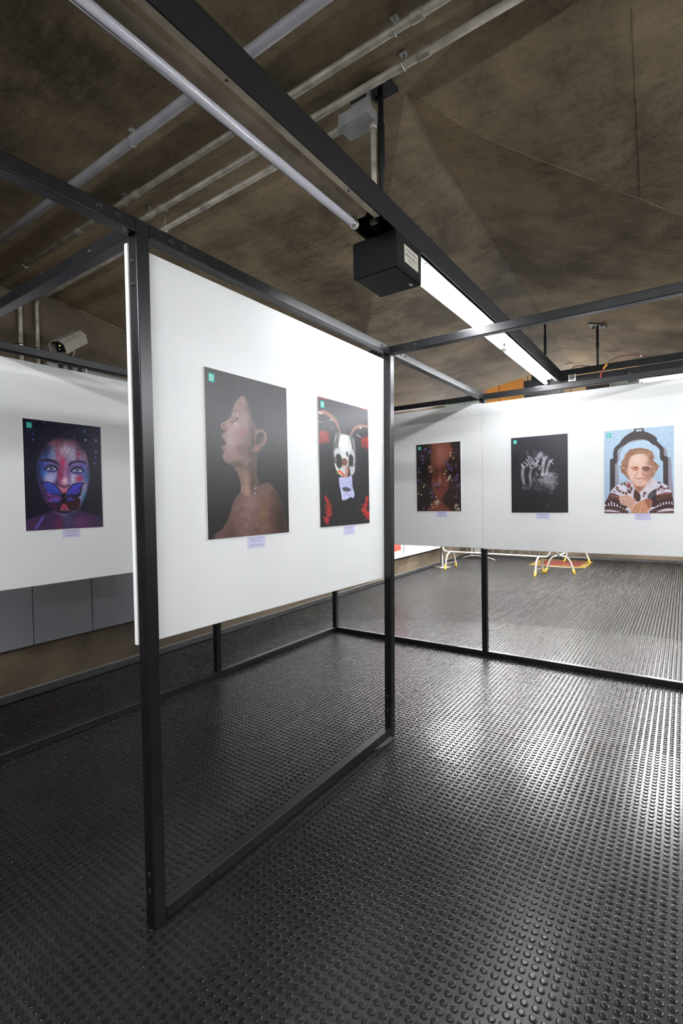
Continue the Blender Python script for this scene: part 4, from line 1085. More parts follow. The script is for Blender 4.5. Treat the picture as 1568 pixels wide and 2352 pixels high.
    p.line([(755,985),(715,1040),(680,1090)], 13, (150, 84, 74), .8, 10); p.line([(905,1040),(935,1090)], 10, (140, 84, 70), .7, 10)
    p.line([(715,1100),(780,1108),(840,1098),(880,1105)], 14, (176, 92, 92), .9, 8); p.line([(735,1102),(870,1102)], 5, (110, 46, 46), .8, 5)
    for y in (720, 750, 780): p.line([(700,y+10),(780,y),(880,y+12)], 4, (196, 150, 132), .6, 6)
    # glasses
    for cx, cy in ((715, 905), (905, 915)):
        p.poly([(cx-75,cy-30),(cx,cy-42),(cx+62,cy-25),(cx+66,cy+20),(cx+30,cy+55),(cx-40,cy+50),(cx-72,cy+10)], (186, 112, 82) if cx < 800 else (120, 72, 60), 8, .85)
        p.blob(cx+6, cy-4, 40, 14, (90, 50, 44), .85); p.blob(cx+6, cy-2, 14, 12, (50, 32, 32), .9)
    p.line([(590,905),(640,895),(700,872),(770,888),(800,905),(835,880),(900,868),(980,880),(1020,900)], 13, (230, 204, 180), .95, 5)
    p.line([(600,895),(650,915)], 12, (120, 70, 60), .7, 6); p.line([(780,900),(770,950),(730,962)], 6, (220, 190, 170), .7, 4); p.line([(835,905),(840,950),(880,970),(950,962),(990,920)], 6, (60, 36, 34), .7, 4)
    p.blob(565, 990, 24, 44, (206, 150, 132), .8); p.blob(990, 1065, 8, 8, (240, 236, 230), .95)
    # crossed hands
    p.poly([(420,1450),(470,1420),(560,1400),(640,1440),(690,1500),(720,1560),(700,1640),(660,1700),(600,1640),(540,1600),(450,1560),(430,1510)], (206, 158, 140), 8)
    p.poly([(640,1740),(680,1640),(730,1560),(820,1510),(900,1480),(980,1490),(1010,1560),(990,1640),(940,1700),(880,1740)], (196, 138, 104), 8)
    p.poly([(870,1500),(930,1465),(990,1480),(1020,1540),(1000,1600),(950,1640),(900,1560)], (150, 90, 70), 12)
    for pts in ([(430,1500),(500,1500),(560,1530)], [(440,1550),(510,1560),(580,1590)], [(450,1450),(530,1440),(600,1480)], [(600,1500),(610,1580),(640,1640)], [(640,1490),(650,1570)], [(740,1580),(700,1680)], [(800,1550),(760,1700)], [(880,1560),(840,1720)], [(930,1600),(880,1700)]):
        p.line(pts, 8, (140, 86, 72), .7, 7)
    p.blob(495, 1520, 12, 16, (110, 70, 50), .8); p.blob(700, 1500, 30, 60, (190, 140, 124), .5)
    for a, b in (((425,1475),(520,1460)),((430,1530),(520,1530)),((450,1575),(560,1600))): p.line([a, b], 12, (232, 196, 178), .6, 10)
    p.noise(12, .02, 3); p.noise(40, .015, 4)
    return p

PH, PW = 0.694, 0.50
photo(print_profile(), (0.318, 0.0505, 2.066), (1, 0, 0), (0, -1, 0), PW, .700, 'portrait print of a wet person in profile with head tilted back, nearest white board',
      ('Fotógrafo: Marcos André', '@marcos.andre', 'Modelo: Juliana Pacheco'), 'caption card under the wet profile portrait')
photo(print_skull(), (1.072, 0.0505, 2.070), (1, 0, 0), (0, -1, 0), PW, .695, 'print of a horned skull with a small figure in white and red flowers',
      ('Fotógrafo: Lucas Melo', '@lucas.melo', 'Modelo: Ana'), 'caption card under the horned skull print')
photo(print_butterfly(), (0.347, 1.751, 2.050), (1, 0, 0), (0, -1, 0), .484, .684, 'blue and purple portrait print of a painted face with a butterfly over the mouth',
      ('Fotógrafo: Isabela Marques', '@isamarques', 'Modelo: Laura Melo'), 'caption card under the butterfly face portrait')
photo(print_flowers(), (3.5815, .702, 2.072), (0, -1, 0), (-1, 0, 0), .470, .677, 'brown portrait print of a face among dark curls with purple and white flowers',
      ('Fotógrafo: Rafaela Lima', '@rafaela.lima', 'Modelo: Julia Souza'), 'caption card under the face with flowers')
photo(print_hands(), (3.5815, -.250, 2.058), (0, -1, 0), (-1, 0, 0), .477, .678, 'black print of pale hands dissolving into white splashes, beside the old woman print',
      ('Fotógrafo: Marcos André', '@marcos.andre', 'Modelo: Isabel Alves'), 'caption card under the pale hands print')
photo(print_woman(), (3.5815, -1.005, 2.050), (0, -1, 0), (-1, 0, 0), .477, .675, 'print of an elderly woman in glasses and patterned sweater before a dark wooden frame',
      ('Fotógrafo: Marcos André', '@marcos.andre', 'Modelo: Vó Lourdes'), 'caption card under the elderly woman print')

# ================================================================== LIGHT TRACKS
def extr(name, prof, p0, p1, along, mat, parent, closed=True, smooth=False):
    """profile (across, z) swept from p0 to p1 along 'x' or 'y' (across is the other axis)"""
    mb = MB(); n = len(prof)
    def P(a, z, t): return (t, a, z) if along == 'x' else (a, t, z)
    vs = [P(a, z, p0) for a, z in prof]+[P(a, z, p1) for a, z in prof]
    fs = [(i, (i+1) % n, n+(i+1) % n, n+i) for i in range(n if closed else n-1)]
    if closed: fs += [tuple(range(n-1, -1, -1)), tuple(range(n, 2*n))]
    mb.add(vs, fs, smooth)
    return mb.build(name, M[mat], parent)

def channel(parent, c0, c1, z0, z1, p0, p1, along, t=.004):
    # downward-opening black channel, outer width c0..c1
    prof = [(c0, z0), (c0+t, z0), (c0+t, z1-t), (c1-t, z1-t), (c1-t, z0), (c1, z0), (c1, z1), (c0, z1)]
    return extr('channel', prof, p0, p1, along, 'black', parent)

def hanger(parent, x, y, z0, r=.014, plate=.075, turn=0.0):
    zc = on_ceiling(x, y)
    rod = MB().tube([(x, y, z0), (x, y, z0+.16), (x, y, z0+.17), (x, y, zc-.16), (x, y, zc-.15), (x, y, zc-.005)], [r, r, r*1.35, r*1.35, r*1.05, r*1.05], 14).build('hanger_rod', M['black'], parent)
    mb = MB(); c, s_ = math.cos(turn), math.sin(turn)
    q = [(-plate, -plate), (plate, -plate), (plate, plate), (-plate, plate)]
    q = [(x+a*c-b*s_, y+a*s_+b*c) for a, b in q]
    mb.hexa([(a, b, on_ceiling(a, b)-.010) for a, b in q], [(a, b, on_ceiling(a, b)-.001) for a, b in q])
    mb.build('mounting_plate', M['black'], rod)
    for a, b in q[::2]:
        a = x+(a-x)*.62; b = y+(b-y)*.62
        MB().lathe((a, b, on_ceiling(a, b)-.010), [(.011, 0), (.011, -.008), (.004, -.012)], (0, 0, 1), 6, False).build('bolt', M['bolt'], rod)

def reflector(parent, cy, z, p0, p1, along, side, mat='enamel'):
    # folded enamel tray above the tube; 'side' = +1 puts the wide lip toward +across
    s_ = side
    pr = [(cy+s_*.104, z), (cy+s_*.080, z), (cy+s_*.073, z+.037), (cy+s_*.050, z+.041), (cy+s_*.037, z+.023), (cy-s_*.015, z+.023), (cy-s_*.021, z+.005),
          (cy-s_*.023, z+.005), (cy-s_*.016, z+.026), (cy+s_*.036, z+.026), (cy+s_*.049, z+.044), (cy+s_*.075, z+.040), (cy+s_*.082, z+.003), (cy+s_*.104, z+.003)]
    return extr('reflector', pr, p0, p1, along, mat, parent)

def tube_fitting(label, along, c, z, p0, p1, mat, side, rz, rmat='enamel', lip_screws=True, group='fluorescent tubes in the black channels'):
    loc = ((p0+p1)/2, c, z) if along == 'x' else (c, (p0+p1)/2, z)
    r = empty('fluorescent_light', loc, label, 'light', group)
    def P(t, a=0, zz=0): return (t, c+a, z+zz) if along == 'x' else (c+a, t, z+zz)
    sg = 1 if p1 > p0 else -1
    MB().tube([P(p0+sg*.012), P(p1-sg*.012)], .0155, 24).build('tube', M[mat], r)
    for e, d in ((p0, sg), (p1, -sg)):
        MB().tube([P(e+d*.001), P(e+d*.018)], .0160, 20).build('tube_cap', M['steel'], r)
        h_ = MB().tube([P(e-d*.014), P(e+d*.002)], [.017, .017], 12)
        a, b = P(e-d*.014, -.008, 0), P(e-d*.001, .008, rz-z+.024)
        h_.box(a, b)
        h_.build('lamp_holder', M['enamel'], r)
    o = reflector(r, c, rz, p0-sg*.03, p1+sg*.03, along, side, rmat)
    if lip_screws:
        n_ = 4
        for k in range(n_):
            t = p0+(p1-p0)*(k+.1)/(n_-.6)
            x, y, zz = P(t, side*.092, rz-z)
            MB().lathe((x, y, zz), [(.004, 0.0002), (.004, -.0012), (.0005, -.0014)], (0, 0, 1), 8).build('screw', M['bolt'], o)
    return r

RY = -0.463
tr = empty('light_track', (1.4367, -0.504, 2.6241), 'long black ceiling channel running away from the viewer with the loudspeaker and tubes under it', 'light track', 'black hanging light channels')
channel(tr, -.5772, -.4333, 2.624, 2.728, -3.9, 4.107, 'x')
hanger(tr, .8123, -.5097, 2.728, r=.011, plate=.055)
hanger(tr, 4.038, -.452, 2.728, r=.009, plate=.04)
hanger(tr, -2.3, -.5097, 2.728, r=.011, plate=.062)
# dark cover plate with screw and terminal between the fittings
pl = MB().box((0.6847, -0.5732, 2.6851), (1.079, -0.4382, 2.6908)).build('cover_plate', M['black'], tr)
MB().lathe((0.7294, -0.5325, 2.6851), [(.008, 0), (.007, -.004), (.002, -.005)], (0, 0, 1), 10).build('screw', M['steel'], pl)
tb = MB().box((0.7700, -0.5016, 2.6648), (0.7904, -0.4715, 2.6843))
for k in range(3): tb.box((.7680, -.499+k*.010, 2.668), (.7702, -.493+k*.010, 2.681))
tb.build('terminal_block', M['labelpaper'], pl)

tube_fitting('unlit grey tube light under the near end of the long channel', 'x', RY, 2.618, -1.295, .661, 'tube_off', -1, 2.628, 'dusty')
tube_fitting('bright tube light of the long channel behind the photographer', 'x', RY, 2.618, -3.3, -1.345, 'tube_back', -1, 2.628)
tube_fitting('bright tube light just behind the black loudspeaker', 'x', RY+.012, 2.618, 1.112, 2.657, 'tube_on', -1, 2.628)
tube_fitting('bright tube light at the far end of the long channel', 'x', RY+.012, 2.618, 2.713, 4.055, 'tube_on', -1, 2.628)

# second track, across the far end
t2 = empty('light_track', (4.1684, -2.0772, 2.6404), 'black ceiling channel crossing at the far end, upper right', 'light track', 'black hanging light channels')
MB().box((4.1074, -4.2723, 2.677), (4.1562, -0.3049, 2.7282)).build('support_bar', M['black'], t2, bevel=.003)
channel(t2, 4.1115, 4.2497, 2.559, 2.661, -4.27, -1.126, 'y')
MB().box((4.1196, -1.126, 2.5932), (4.2334, -0.6951, 2.6607)).build('ballast_box', M['black'], t2, bevel=.003)
MB().box((4.1196, -0.5813, 2.4778), (4.2578, -0.2276, 2.6827)).build('junction_housing', M['black'], t2, bevel=.004)
so = MB().box((4.1163, -0.7073, 2.6144), (4.1277, -0.6398, 2.6851)).build('socket', M['enamel'], t2, bevel=.003)
MB().box((4.1159, -0.6927, 2.6225), (4.1168, -0.6544, 2.677)).build('socket_recess', M['greybox'], so)
MB().box((4.1277, -0.6951, 2.6079), (4.1521, -0.5813, 2.6729)).build('arm', M['black'], t2)
MB().lathe((4.1188, -0.7358, 2.6022), [(.006, 0), (.005, .004), (.001, .005)], (-1, 0, 0), 8).build('screw', M['steel'], t2)
MB().lathe((4.1188, -1.0935, 2.6022), [(.006, 0), (.005, .004), (.001, .005)], (-1, 0, 0), 8).build('screw', M['steel'], t2)
MB().lathe((4.1107, -1.1504, 2.6103), [(.006, 0), (.005, .004), (.001, .005)], (-1, 0, 0), 8).build('screw', M['steel'], t2)
hanger(t2, 4.132, -.890, 2.728, r=.010, plate=.065)
hanger(t2, 4.132, -3.2, 2.728, r=.010)
tube_fitting('bright tube light under the crossing channel at the right edge', 'y', 4.168, 2.536, -1.232, -2.695, 'tube_right', -1, 2.5526)
tube_fitting('bright tube light further along the crossing channel, outside the right edge', 'y', 4.168, 2.536, -2.76, -4.22, 'tube_right', -1, 2.5526)

# third track, out of the frame: fill light added to brighten the boards
t3 = empty('light_track', (2.0, -2.9, 2.62), 'added unseen fill-light channel parallel to the long one, right of the photographer', 'light track', 'black hanging light channels')
channel(t3, -2.99, -2.846, 2.624, 2.728, -3.9, 4.09, 'x')
hanger(t3, 0.2, -2.91, 2.728)
hanger(t3, 3.4, -2.91, 2.728)
for a, b, nm in ((.4, 1.9, 'middle'), (2.0, 3.5, 'farthest')):
    tube_fitting(nm+' added fill tube of the unseen channel right of the photographer', 'x', -2.876, 2.618, a, b, 'tube_back', -1, 2.628)

# fourth track, out of the frame: added to brighten the left and far boards
t4 = empty('light_track', (-1.45, -.8, 2.62), 'added unseen fill-light channel crossing behind the photographer', 'light track', 'black hanging light channels')
channel(t4, -1.53, -1.386, 2.760, 2.864, -2.80, 1.16, 'y')
hanger(t4, -1.46, -2.4, 2.864)
hanger(t4, -1.46, .8, 2.864)
for a, b, nm in ((-2.2, -.68, 'nearer'), (-.30, 1.10, 'farther')):
    tube_fitting(nm+' added fill tube of the unseen channel crossing behind the photographer', 'y', -1.44, 2.754, a, b, 'tube_back', -1, 2.764)

# ---- loudspeaker
sp = empty('loudspeaker', (0.9107, -0.4772, 2.4697), 'black box loudspeaker hanging under the long light channel', 'loudspeaker')
x0, x1, y0, y1, z0, z1 = .7936, 1.0278, -.583, -.370, 2.468, 2.6225
MB().box((x0, y0, z0), (x1, y1, z1)).build('cabinet', M['blackbox'], sp, bevel=.006, bseg=3)
g = MB().box((x0+.010, y0+.010, z0-.003), (x1-.010, y1-.010, z0+.004)).build('grille', M['grille'], sp, bevel=.002)
MB().box((x0+.175, y0+.023, z0-.0042), (x0+.199, y0+.037, z0-.003)).build('badge', M['steel'], g)
lb = MB().box((x0+.069, y0-.0012, z0+.045), (x0+.199, y0, z0+.118)).build('sticker', M['labelpaper'], sp)
for i, tx in enumerate(('TOMBO 00482 7', 'METRO LINHA 2', 'SOM 01.17')):
    v, f = text_geo(tx, .0155)
    mb = MB(); mb.add([(x0+.134+a, y0-.0018, z0+.096-i*.021+b) for a, b, _ in v], f); mb.build('printed_line', M['ink'], lb)
MB().box((x0+.07, -.54, z1-.001), (x0+.15, -.47, 2.684)).build('mounting_bracket', M['black'], sp)

# ================================================================== CONDUITS ON THE CEILING
def lerp3(a, b, t): return tuple(a[i]+(b[i]-a[i])*t for i in range(3))
def clampring(p, d, r, parent, mat='steel'):
    d = Vector(d).normalized(); p = Vector(p)
    zc = on_ceiling(p.x, p.y) if p.y < wy(p.x)-.02 else p.z+.08
    mb = MB()
    a = d.cross(Vector((0, 0, 1))).normalized(); b = a.cross(d)
    path = [p+a*((r+.003)*math.cos(t))+b*((r+.003)*math.sin(t)) for t in np.linspace(-.5*math.pi-2.6, -.5*math.pi+2.6, 16)]
    mb.tube(path, .0028, 6)
    mb.tube([p+Vector((0, 0, r)), (p.x, p.y, max(zc, p.z+r+.01))], .003, 6)
    mb.box((p.x-.014, p.y-.014, max(zc, p.z+r+.01)-.004), (p.x+.014, p.y+.014, max(zc, p.z+r+.01)))
    return mb.build('clamp', M[mat], parent)
def coupling(p, d, r, parent, L=.05, mat='pipe'):
    d = Vector(d).normalized(); p = Vector(p)
    return MB().tube([p-d*L/2, p-d*(L/2-.004), p+d*(L/2-.004), p+d*L/2], [r*1.1, r*1.22, r*1.22, r*1.1], 18).build('coupling', M[mat], parent)

# far ends sit where the ceiling meets the left wall, near ends rise with the ceiling
def conduit(label, far, near, r, clamps, couplings, down=None, mat='pipe', group='metal conduits under the ceiling'):
    t = empty('conduit', far, label, 'pipe', group)
    pts = []
    if down is not None:
        x, y, z = far
        for k in range(7):
            a = k/6*math.pi/2
            pts.append((x+(near[0]-x)*0, y-.05+.05*math.sin(a)*1.0, z-.05+.05*math.cos(a)))
        pts = [near]+[(x, y-.05, z)]+[(x, y-.05+.05*math.sin(k/6*math.pi/2), z-.05+.05*math.cos(k/6*math.pi/2)) for k in range(1, 7)]+[(x, y, down)]
    else:
        pts = [near, far]
    MB().tube(pts, r, 18).build('pipe', M[mat], t)
    d = Vector(far)-Vector(near)
    for c in clamps: clampring(lerp3(near, far, c), d, r, t)
    for c in couplings: coupling(lerp3(near, far, c), d, r, t, mat=mat)
    if down is not None:
        for zz in (2.78, 2.0):
            x, y, _ = far
            MB().tube([(x, y, zz-.012), (x, y, zz+.012)], r*1.25, 14).build('clamp', M['steel'], t)
            MB().box((x-.03, y+r*.4, zz-.010), (x+.034, y+.03, zz+.010)).build('clamp_foot', M['bolt'], t)
    return t
conduit('wide grey conduit, the first one from the photographer', (.342, 2.66, 3.185), (.342, -1.9, 3.185), .0215, (.534,), (), mat='pipe_grey')
conduit('second conduit from the photographer under the ceiling, clamped beside the top rail', (.59, 2.74, 3.195), (.59, -1.9, 3.195), .0155, (.259, .625, .886), (.24, .60, .73))
conduit('third conduit from the photographer, bending down the left wall', (.755, 2.715, 3.19), (.728, -1.9, 3.195), .0155, (.269, .628, .92), (.25, .605), down=2.3)
conduit('fourth conduit, thin one from the grey junction box down the left wall', (.880, 2.72, 3.165), (.765, -.335, 3.105), .0145, (.06, .42, .86), (.30,), down=2.3)
jb = empty('junction_box', (.762, -.43, 3.16), 'grey metal junction box under the ceiling beside the hanger of the long channel', 'junction box')
MB().box((.717, -.5016, 3.080), (.807, -.358, 3.128)).build('box', M['greybox'], jb, bevel=.004)
MB().box((.713, -.505, 3.075), (.811, -.354, 3.081)).build('lid', M['greybox'], jb, bevel=.002)
MB().box((.766, -.47, 3.127), (.800, -.39, 3.232)).build('mounting_spacer', M['greybox'], jb)
MB().tube([(.764, -.359, 3.104), (.765, -.337, 3.105)], .0175, 14).build('hub', M['greybox'], jb)
dr = empty('conduit', (.778, -.512, 3.07), 'short pale vertical conduit dropping from the junction box to the long channel', 'pipe', 'metal conduits under the ceiling')
MB().tube([(.778, -.492, 3.074), (.778, -.492, 2.729)], .0115, 16).build('pipe', M['pipe'], dr)
MB().tube([(.778, -.492, 3.0735), (.778, -.492, 3.045)], .0155, 16).build('coupling', M['pipe'], dr)

# grey trunking on the wall behind the left board
tk = empty('wall_trunking', (1.6, wy(1.6), 2.66), 'grey metal trunking on the left wall seen through the gap above the left board', 'trunking')
strip_on_wall(.93, 4.4, .001, .07, 2.625, 2.685).build('trunk', M['greybox'], tk, bevel=.003)
for x in (1.02, 1.10, 1.18): strip_on_wall(x, x+.035, .068, .076, 2.622, 2.688).build('strap', M['black'], tk)
for x in (1.24,): strip_on_wall(x, x+.02, .068, .082, 2.618, 2.692).build('joint', M['steel'], tk)

# ---- security camera
sc_ = empty('security_camera', (.98, 2.45, 2.70), 'beige security camera in a hooded housing on the left wall, above the left board', 'security camera')
ax = Vector((-.70, -.42, -.50)).normalized()          # looks this way
side_ = ax.cross(Vector((0, 0, 1))).normalized(); up_ = side_.cross(ax)
cc = Vector((.975, 2.42, 2.79))
def oct_prof(w, h_, k=.03):
    return [(-w, -h_), (w, -h_), (w, h_-k), (w-k, h_), (-w+k, h_), (-w, h_-k)]
def cambox(w, h_, a, b, k=.03):
    pr = oct_prof(w, h_, k)
    return [cc+ax*a+side_*x+up_*y for x, y in pr], [cc+ax*b+side_*x+up_*y for x, y in pr]
A_, B_ = cambox(.050, .046, -.155, .120); MB().hexa(A_, B_).build('housing', M['cctv'], sc_, bevel=.004)
# sun shield: open-fronted hood around the housing
pr = [(-.062, -.040), (-.062, .030), (-.030, .060), (.030, .060), (.062, .030), (.062, -.040)]
pri = [(-.0585, -.040), (-.0585, .0285), (-.0285, .0565), (.0285, .0565), (.0585, .0285), (.0585, -.040)]
loop = pr+pri[::-1]
MB().hexa([cc+ax*-.165+side_*x+up_*y for x, y in loop], [cc+ax*.165+side_*x+up_*y for x, y in loop]).build('sun_shield', M['cctv'], sc_)
ws = MB().hexa([cc+ax*.119+side_*x+up_*y for x, y in oct_prof(.042, .038, .02)], [cc+ax*.124+side_*x+up_*y for x, y in oct_prof(.042, .038, .02)]).build('window', M['lens'], sc_)
MB().lathe(cc+ax*.124, [(.022, 0), (.024, .004), (.018, .006), (.016, .002), (.001, .002)], ax, 20).build('lens_ring', M['lens'], ws)
MB().lathe(cc+ax*.125+up_*.014, [(.0035, 0), (.0035, .003), (.001, .004)], ax, 10).build('indicator_light', M['led'], ws)
MB().tube([cc-up_*.046-ax*.02, cc-up_*.075-ax*.02, Vector((1.06, 2.62, 2.69)), Vector((1.08, wy(1.08)-.005, 2.69))], .013, 12).build('bracket', M['cctv'], sc_)
MB().lathe((1.08, wy(1.08)-.002, 2.69), [(.04, 0), (.04, .012), (.03, .016)], (0, -1, 0), 18).build('wall_plate', M['cctv'], sc_)

# ---- loose wires over the crossing channel
cb = empty('cable', (4.09, -.93, 2.6), 'red cable with an orange plug looping over the crossing channel', 'cable')
MB().tube(smooth_open([(4.100, -.9187, 2.5957), (4.092, -.9187, 2.62), (4.088, -.927, 2.65), (4.088, -.9406, 2.677)], 5).tolist(), .005, 8).build('wire', M['wirered'], cb)
MB().tube([(4.088, -.9406, 2.675), (4.088, -.949, 2.691), (4.088, -.966, 2.71), (4.088, -.9715, 2.719)], [.007, .0105, .0105, .006], 10).build('plug', M['orangeplug'], cb)
MB().tube(smooth_open([(4.088, -.9715, 2.717), (4.095, -.996, 2.745), (4.098, -1.061, 2.771), (4.098, -1.134, 2.772), (4.10, -1.207, 2.758), (4.11, -1.264, 2.737), (4.12, -1.297, 2.731)], 5).tolist(), .004, 8).build('wire', M['wiredark'], cb)
MB().tube([(4.10, -1.228, 2.752), (4.104, -1.244, 2.745)], .0065, 8).build('connector', M['enamel'], cb)
MB().tube([(4.104, -.9187, 2.588), (4.104, -.9187, 2.60)], .009, 8).build('gland', M['enamel'], cb)
c2 = MB().tube(smooth_open([(4.12, -.671, 2.730), (4.12, -.695, 2.747), (4.12, -.744, 2.748), (4.12, -.793, 2.737), (4.12, -.825, 2.731)], 5).tolist(), .004, 8).build('cable', M['wiredark'])
tag(c2, 'short dark wire loop on top of the crossing channel near the corner', 'cable')

# ================================================================== FLOOR THINGS AT THE FAR END
bpl = []
def barrier(label):
    # local: runs along +y from 0 to 2.35, feet reach in x
    r = empty('crowd_barrier', (0, 0, 0), label, 'barrier', 'cream tube crowd barriers')
    L = 1.98; zb, zt_ = .365, 1.08; r_ = .0195; R = .10; e = .10
    path = []
    for (cx, cz, a0) in ((e-R-.10+R, zb+R, 0),): pass
    def arc(cy, cz, a0, a1): return [(0, cy+R*math.cos(a), cz+R*math.sin(a)) for a in np.linspace(a0, a1, 8)]
    y0_, y1_ = -.14, L+.14
    path = arc(y0_+R, zb+R, -math.pi/2, -math.pi)+arc(y0_+R, zt_-R, math.pi, math.pi/2)+arc(y1_-R, zt_-R, math.pi/2, 0)+arc(y1_-R, zb+R, 0, -math.pi/2)
    path.append(path[0])
    MB().tube(path, r_, 14, cap=False).build('outer_tube', M['barrier'], r)
    n_ = 11
    for k in range(n_):
        y = y0_+.10+(y1_-y0_-.20)*(k+.5)/n_
        MB().tube([(0, y, zb+.01), (0, y, zt_-.01)], .0065, 8).build('bar', M['barrier'], r)
    for y in (0.06, L-.04):
        pth = [(-.265, y, .0), (-.235, y, .12), (-.195, y, .23)]+[(.15*math.cos(a)*1.15, y, .255+.10*math.sin(a)) for a in np.linspace(math.pi*.93, math.pi*.07, 10)]+[(.195, y, .23), (.235, y, .12), (.265, y, .0)]
        ft = MB().tube(pth, .0185, 12).build('foot', M['barrier'], r)
        MB().tube([(-.232, y, .13), (.232, y, .13)], .006, 8).build('crossbar', M['barrier'], ft)
        for s_ in (-1, 1):
            MB().tube([(s_*.272, y, .001), (s_*.266, y, .012), (s_*.239, y, .105)], [.021, .024, .0235], 12).build('rubber_tip', M['yellow'], ft)
    return r
b1 = barrier('cream crowd barrier with yellow-tipped feet, crossing behind the far frame')
b1.location = (8.985, .70, 0); b1.rotation_euler = (0, 0, -.072)
b2 = copy_tree(b1); b2['label'] = 'second cream crowd barrier end-on, standing over the red floor marking'
b2.location = (9.34, .465, 0); b2.rotation_euler = (0, 0, -math.pi/2)

st = empty('queue_post', (9.24, 2.88, 0), 'steel post on a round base at the left end of the barrier', 'post')
MB().lathe((9.24, 2.88, 0), [(.195, .001), (.195, .012), (.17, .022), (.08, .032), (.042, .040)], (0, 0, 1), 36).build('base', M['steel'], st)
MB().lathe((9.24, 2.88, 0), [(.040, .03), (.040, .98), (.036, .995), (.036, 1.02), (.02, 1.03)], (0, 0, 1), 28).build('pole', M['steel'], st)
MB().lathe((9.24, 2.88, 0), [(.046, .90), (.046, .96)], (0, 0, 1), 28).build('belt_cassette', M['black'], st)

ss = empty('sign_stand', (10.95, 2.68, 0), 'grey stand on a low arched foot against the back wall, behind the barrier', 'stand')
MB().tube([(10.9, 2.22, .008), (10.9, 2.32, .045), (10.9, 2.5, .085), (10.9, 2.68, .098), (10.9, 2.86, .085), (10.9, 3.0, .045), (10.9, 3.06, .012)], .011, 10).build('arched_foot', M['barrier'], ss)
for y in (2.52, 2.80): MB().box((10.89, y-.022, .085), (10.93, y+.022, 1.1)).build('upright', M['greybox'], ss, bevel=.003)
MB().box((10.885, 2.575, .15), (10.94, 2.745, .33)).build('power_box', M['greybox'], ss, bevel=.006)
MB().box((10.885, 2.40, .62), (10.93, 2.92, 1.15)).build('sign_plate', M['enamel'], ss, bevel=.004)

hm = empty('floor_marking', (11.03, .755, 0), 'red square with yellow border painted on the floor by the back wall', 'floor marking')
MB().box((10.40, .17, .0005), (11.67, 1.335, .0035)).build('yellow_border', M['yelpaint'], hm)
MB().box((10.57, .31, .0036), (11.55, 1.19, .0052)).build('red_field', M['redpaint'], hm)

# white display cases on the left wall; first two unseen, added for floor reflection
sl = strip_on_wall(2.72, 9.72, .001, .075, .395, .448).build('window_sill', M['sill'], bevel=.004)
tag(sl, 'pale painted ledge along the left wall under the white display cases', 'ledge')
for x0_, x1_, red, lab_ in ((2.75, 4.60, False, 'unseen long white case nearest the grey wall panels, added to brighten the floor reflection'), (4.67, 6.68, False, 'second unseen long white case from the grey wall panels, added to brighten the floor reflection'),
        (6.75, 7.585, True, 'white wall display case with a red picture, beside the slanting post'), (7.655, 9.45, False, 'long white wall display case left of the barrier')):
    t = empty('display_case', ((x0_+x1_)/2, wy(x0_), .45), lab_, 'display case', 'white display cases on the left wall')
    strip_on_wall(x0_, x1_, .001, .05, .452, 2.15).build('body', M['casewhite'], t, bevel=.004)
    strip_on_wall(x0_+.05, x1_-.05, .0505, .053, .50, 2.10).build('face', M['casewhite'], t)
    if red:
        strip_on_wall(x0_+.10, x1_-.10, .054, .056, .535, 1.5).build('red_picture', M['red'], t)
dv = strip_on_wall(7.588, 7.652, .001, .04, .452, 2.15).build('mullion', M['greybox'])
tag(dv, 'grey upright strip between the two white display cases', 'mullion')

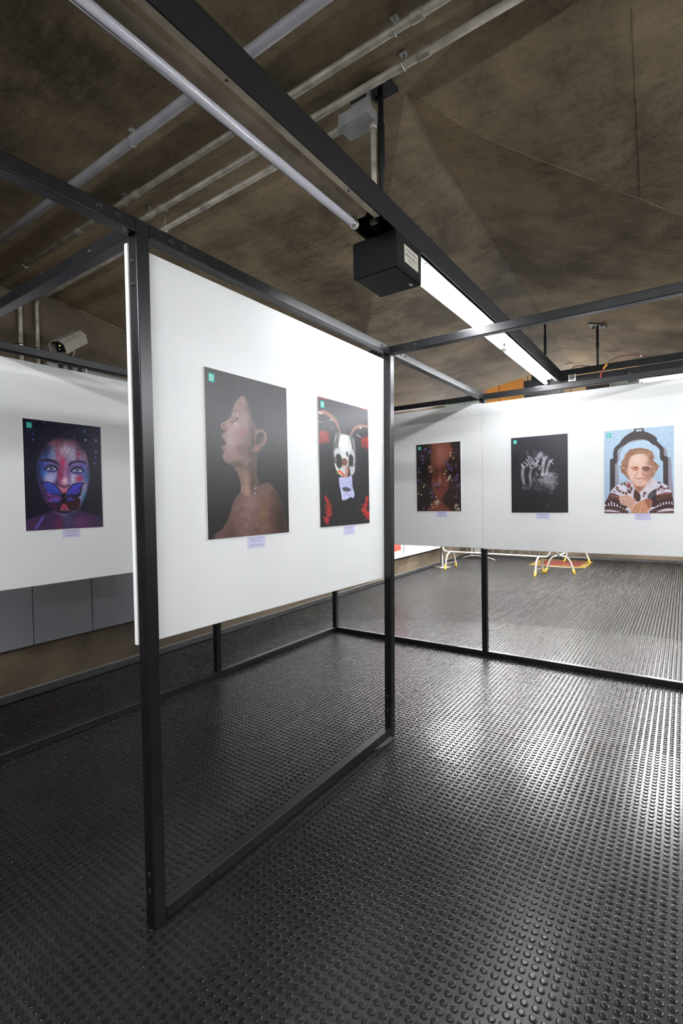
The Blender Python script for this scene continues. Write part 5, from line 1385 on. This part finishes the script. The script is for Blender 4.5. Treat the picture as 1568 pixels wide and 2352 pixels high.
# ================================================================== HALL BEYOND THE SOFFIT
def slab(name, a, b, mat, parent=None, bev=0.0): return MB().box(a, b).build(name, M[mat], parent, bevel=bev)
hp = empty('partition', (11.9, 2.3, 3.4), 'orange and cream partition glimpsed above the far board, left of the channel end', 'partition')
slab('orange_panel', (11.9, 1.79, 3.2), (11.96, 2.72, 4.85), 'orange', hp)
slab('cream_panel', (11.9, 2.92, 3.2), (11.96, 3.10, 4.85), 'cream', hp)
slab('mauve_strip', (11.9, 2.72, 3.2), (11.96, 2.92, 4.85), 'mauve', hp)
slab('cream_post', (11.86, 1.69, 3.2), (11.96, 1.79, 4.30), 'cream', hp)
dkp = empty('wall_cabinet', (11.8, 1.28, 3.2), 'dark panel above the far board, between the cream strips', 'cabinet')
slab('panel', (11.8, .86, 3.2), (11.95, 1.685, 4.2), 'darkpanel', dkp, .01)
slab('cream_wall', (12.0, -6.0, 2.6), (12.09, 3.15, 4.88), 'cream').name = 'wall_hall'
slab('pale', (12.03, -6.0, 1.0), (12.09, 3.15, 2.6), 'palewall').name = 'trim_3'
bpy.data.objects['trim_3']['kind'] = 'structure'
bpy.data.objects['wall_hall']['kind'] = 'structure'
gl = empty('glazed_screen', (11.8, -1.5, 3.2), 'dark glazed screen glimpsed above the right board', 'screen')
slab('pane', (11.80, -.16, 3.3), (11.82, .33, 4.15), 'darkpanel', gl)
slab('pane', (11.80, -3.2, 3.3), (11.82, -.19, 4.12), 'glass', gl)
slab('mullion', (11.78, -.19, 3.3), (11.84, -.16, 4.2), 'steel', gl)
slab('backing', (11.9, -3.2, 3.3), (11.92, -.2, 4.12), 'darkpanel', gl)
g2 = slab('glass_screen', (9.9, 2.2, 3.15), (9.95, 3.05, 3.75), 'glass'); tag(g2, 'pale green glass strip above the far board, left of its corner post', 'glass')

# lamps of the hall, behind the boards from here
for y, ws_ in ((1.9, 'left'), (.40, 'middle'), (-1.25, 'right')):
    for x0_, x1_, ds in ((6.5, 8.4, 'near'), (8.7, 10.6, 'far')):
        t = empty('hall_light', ((x0_+x1_)/2, y, 2.80), ds+' '+ws_+' twin tube light of the hall beyond the soffit, hidden by the far boards', 'light', 'twin tube lights of the hall')
        slab('housing', (x0_, y-.11, 2.80), (x1_, y+.11, 2.845), 'enamel', t)
        for d in (-.06, .06): MB().tube([(x0_, y+d, 2.77), (x1_, y+d, 2.77)], .016, 10).build('tube', M['tube_hall'], t)
        for xx in (x0_+.3, x1_-.3): MB().tube([(xx, y, 2.845), (xx, y, 4.9)], .006, 6).build('hanger_rod', M['black'], t)
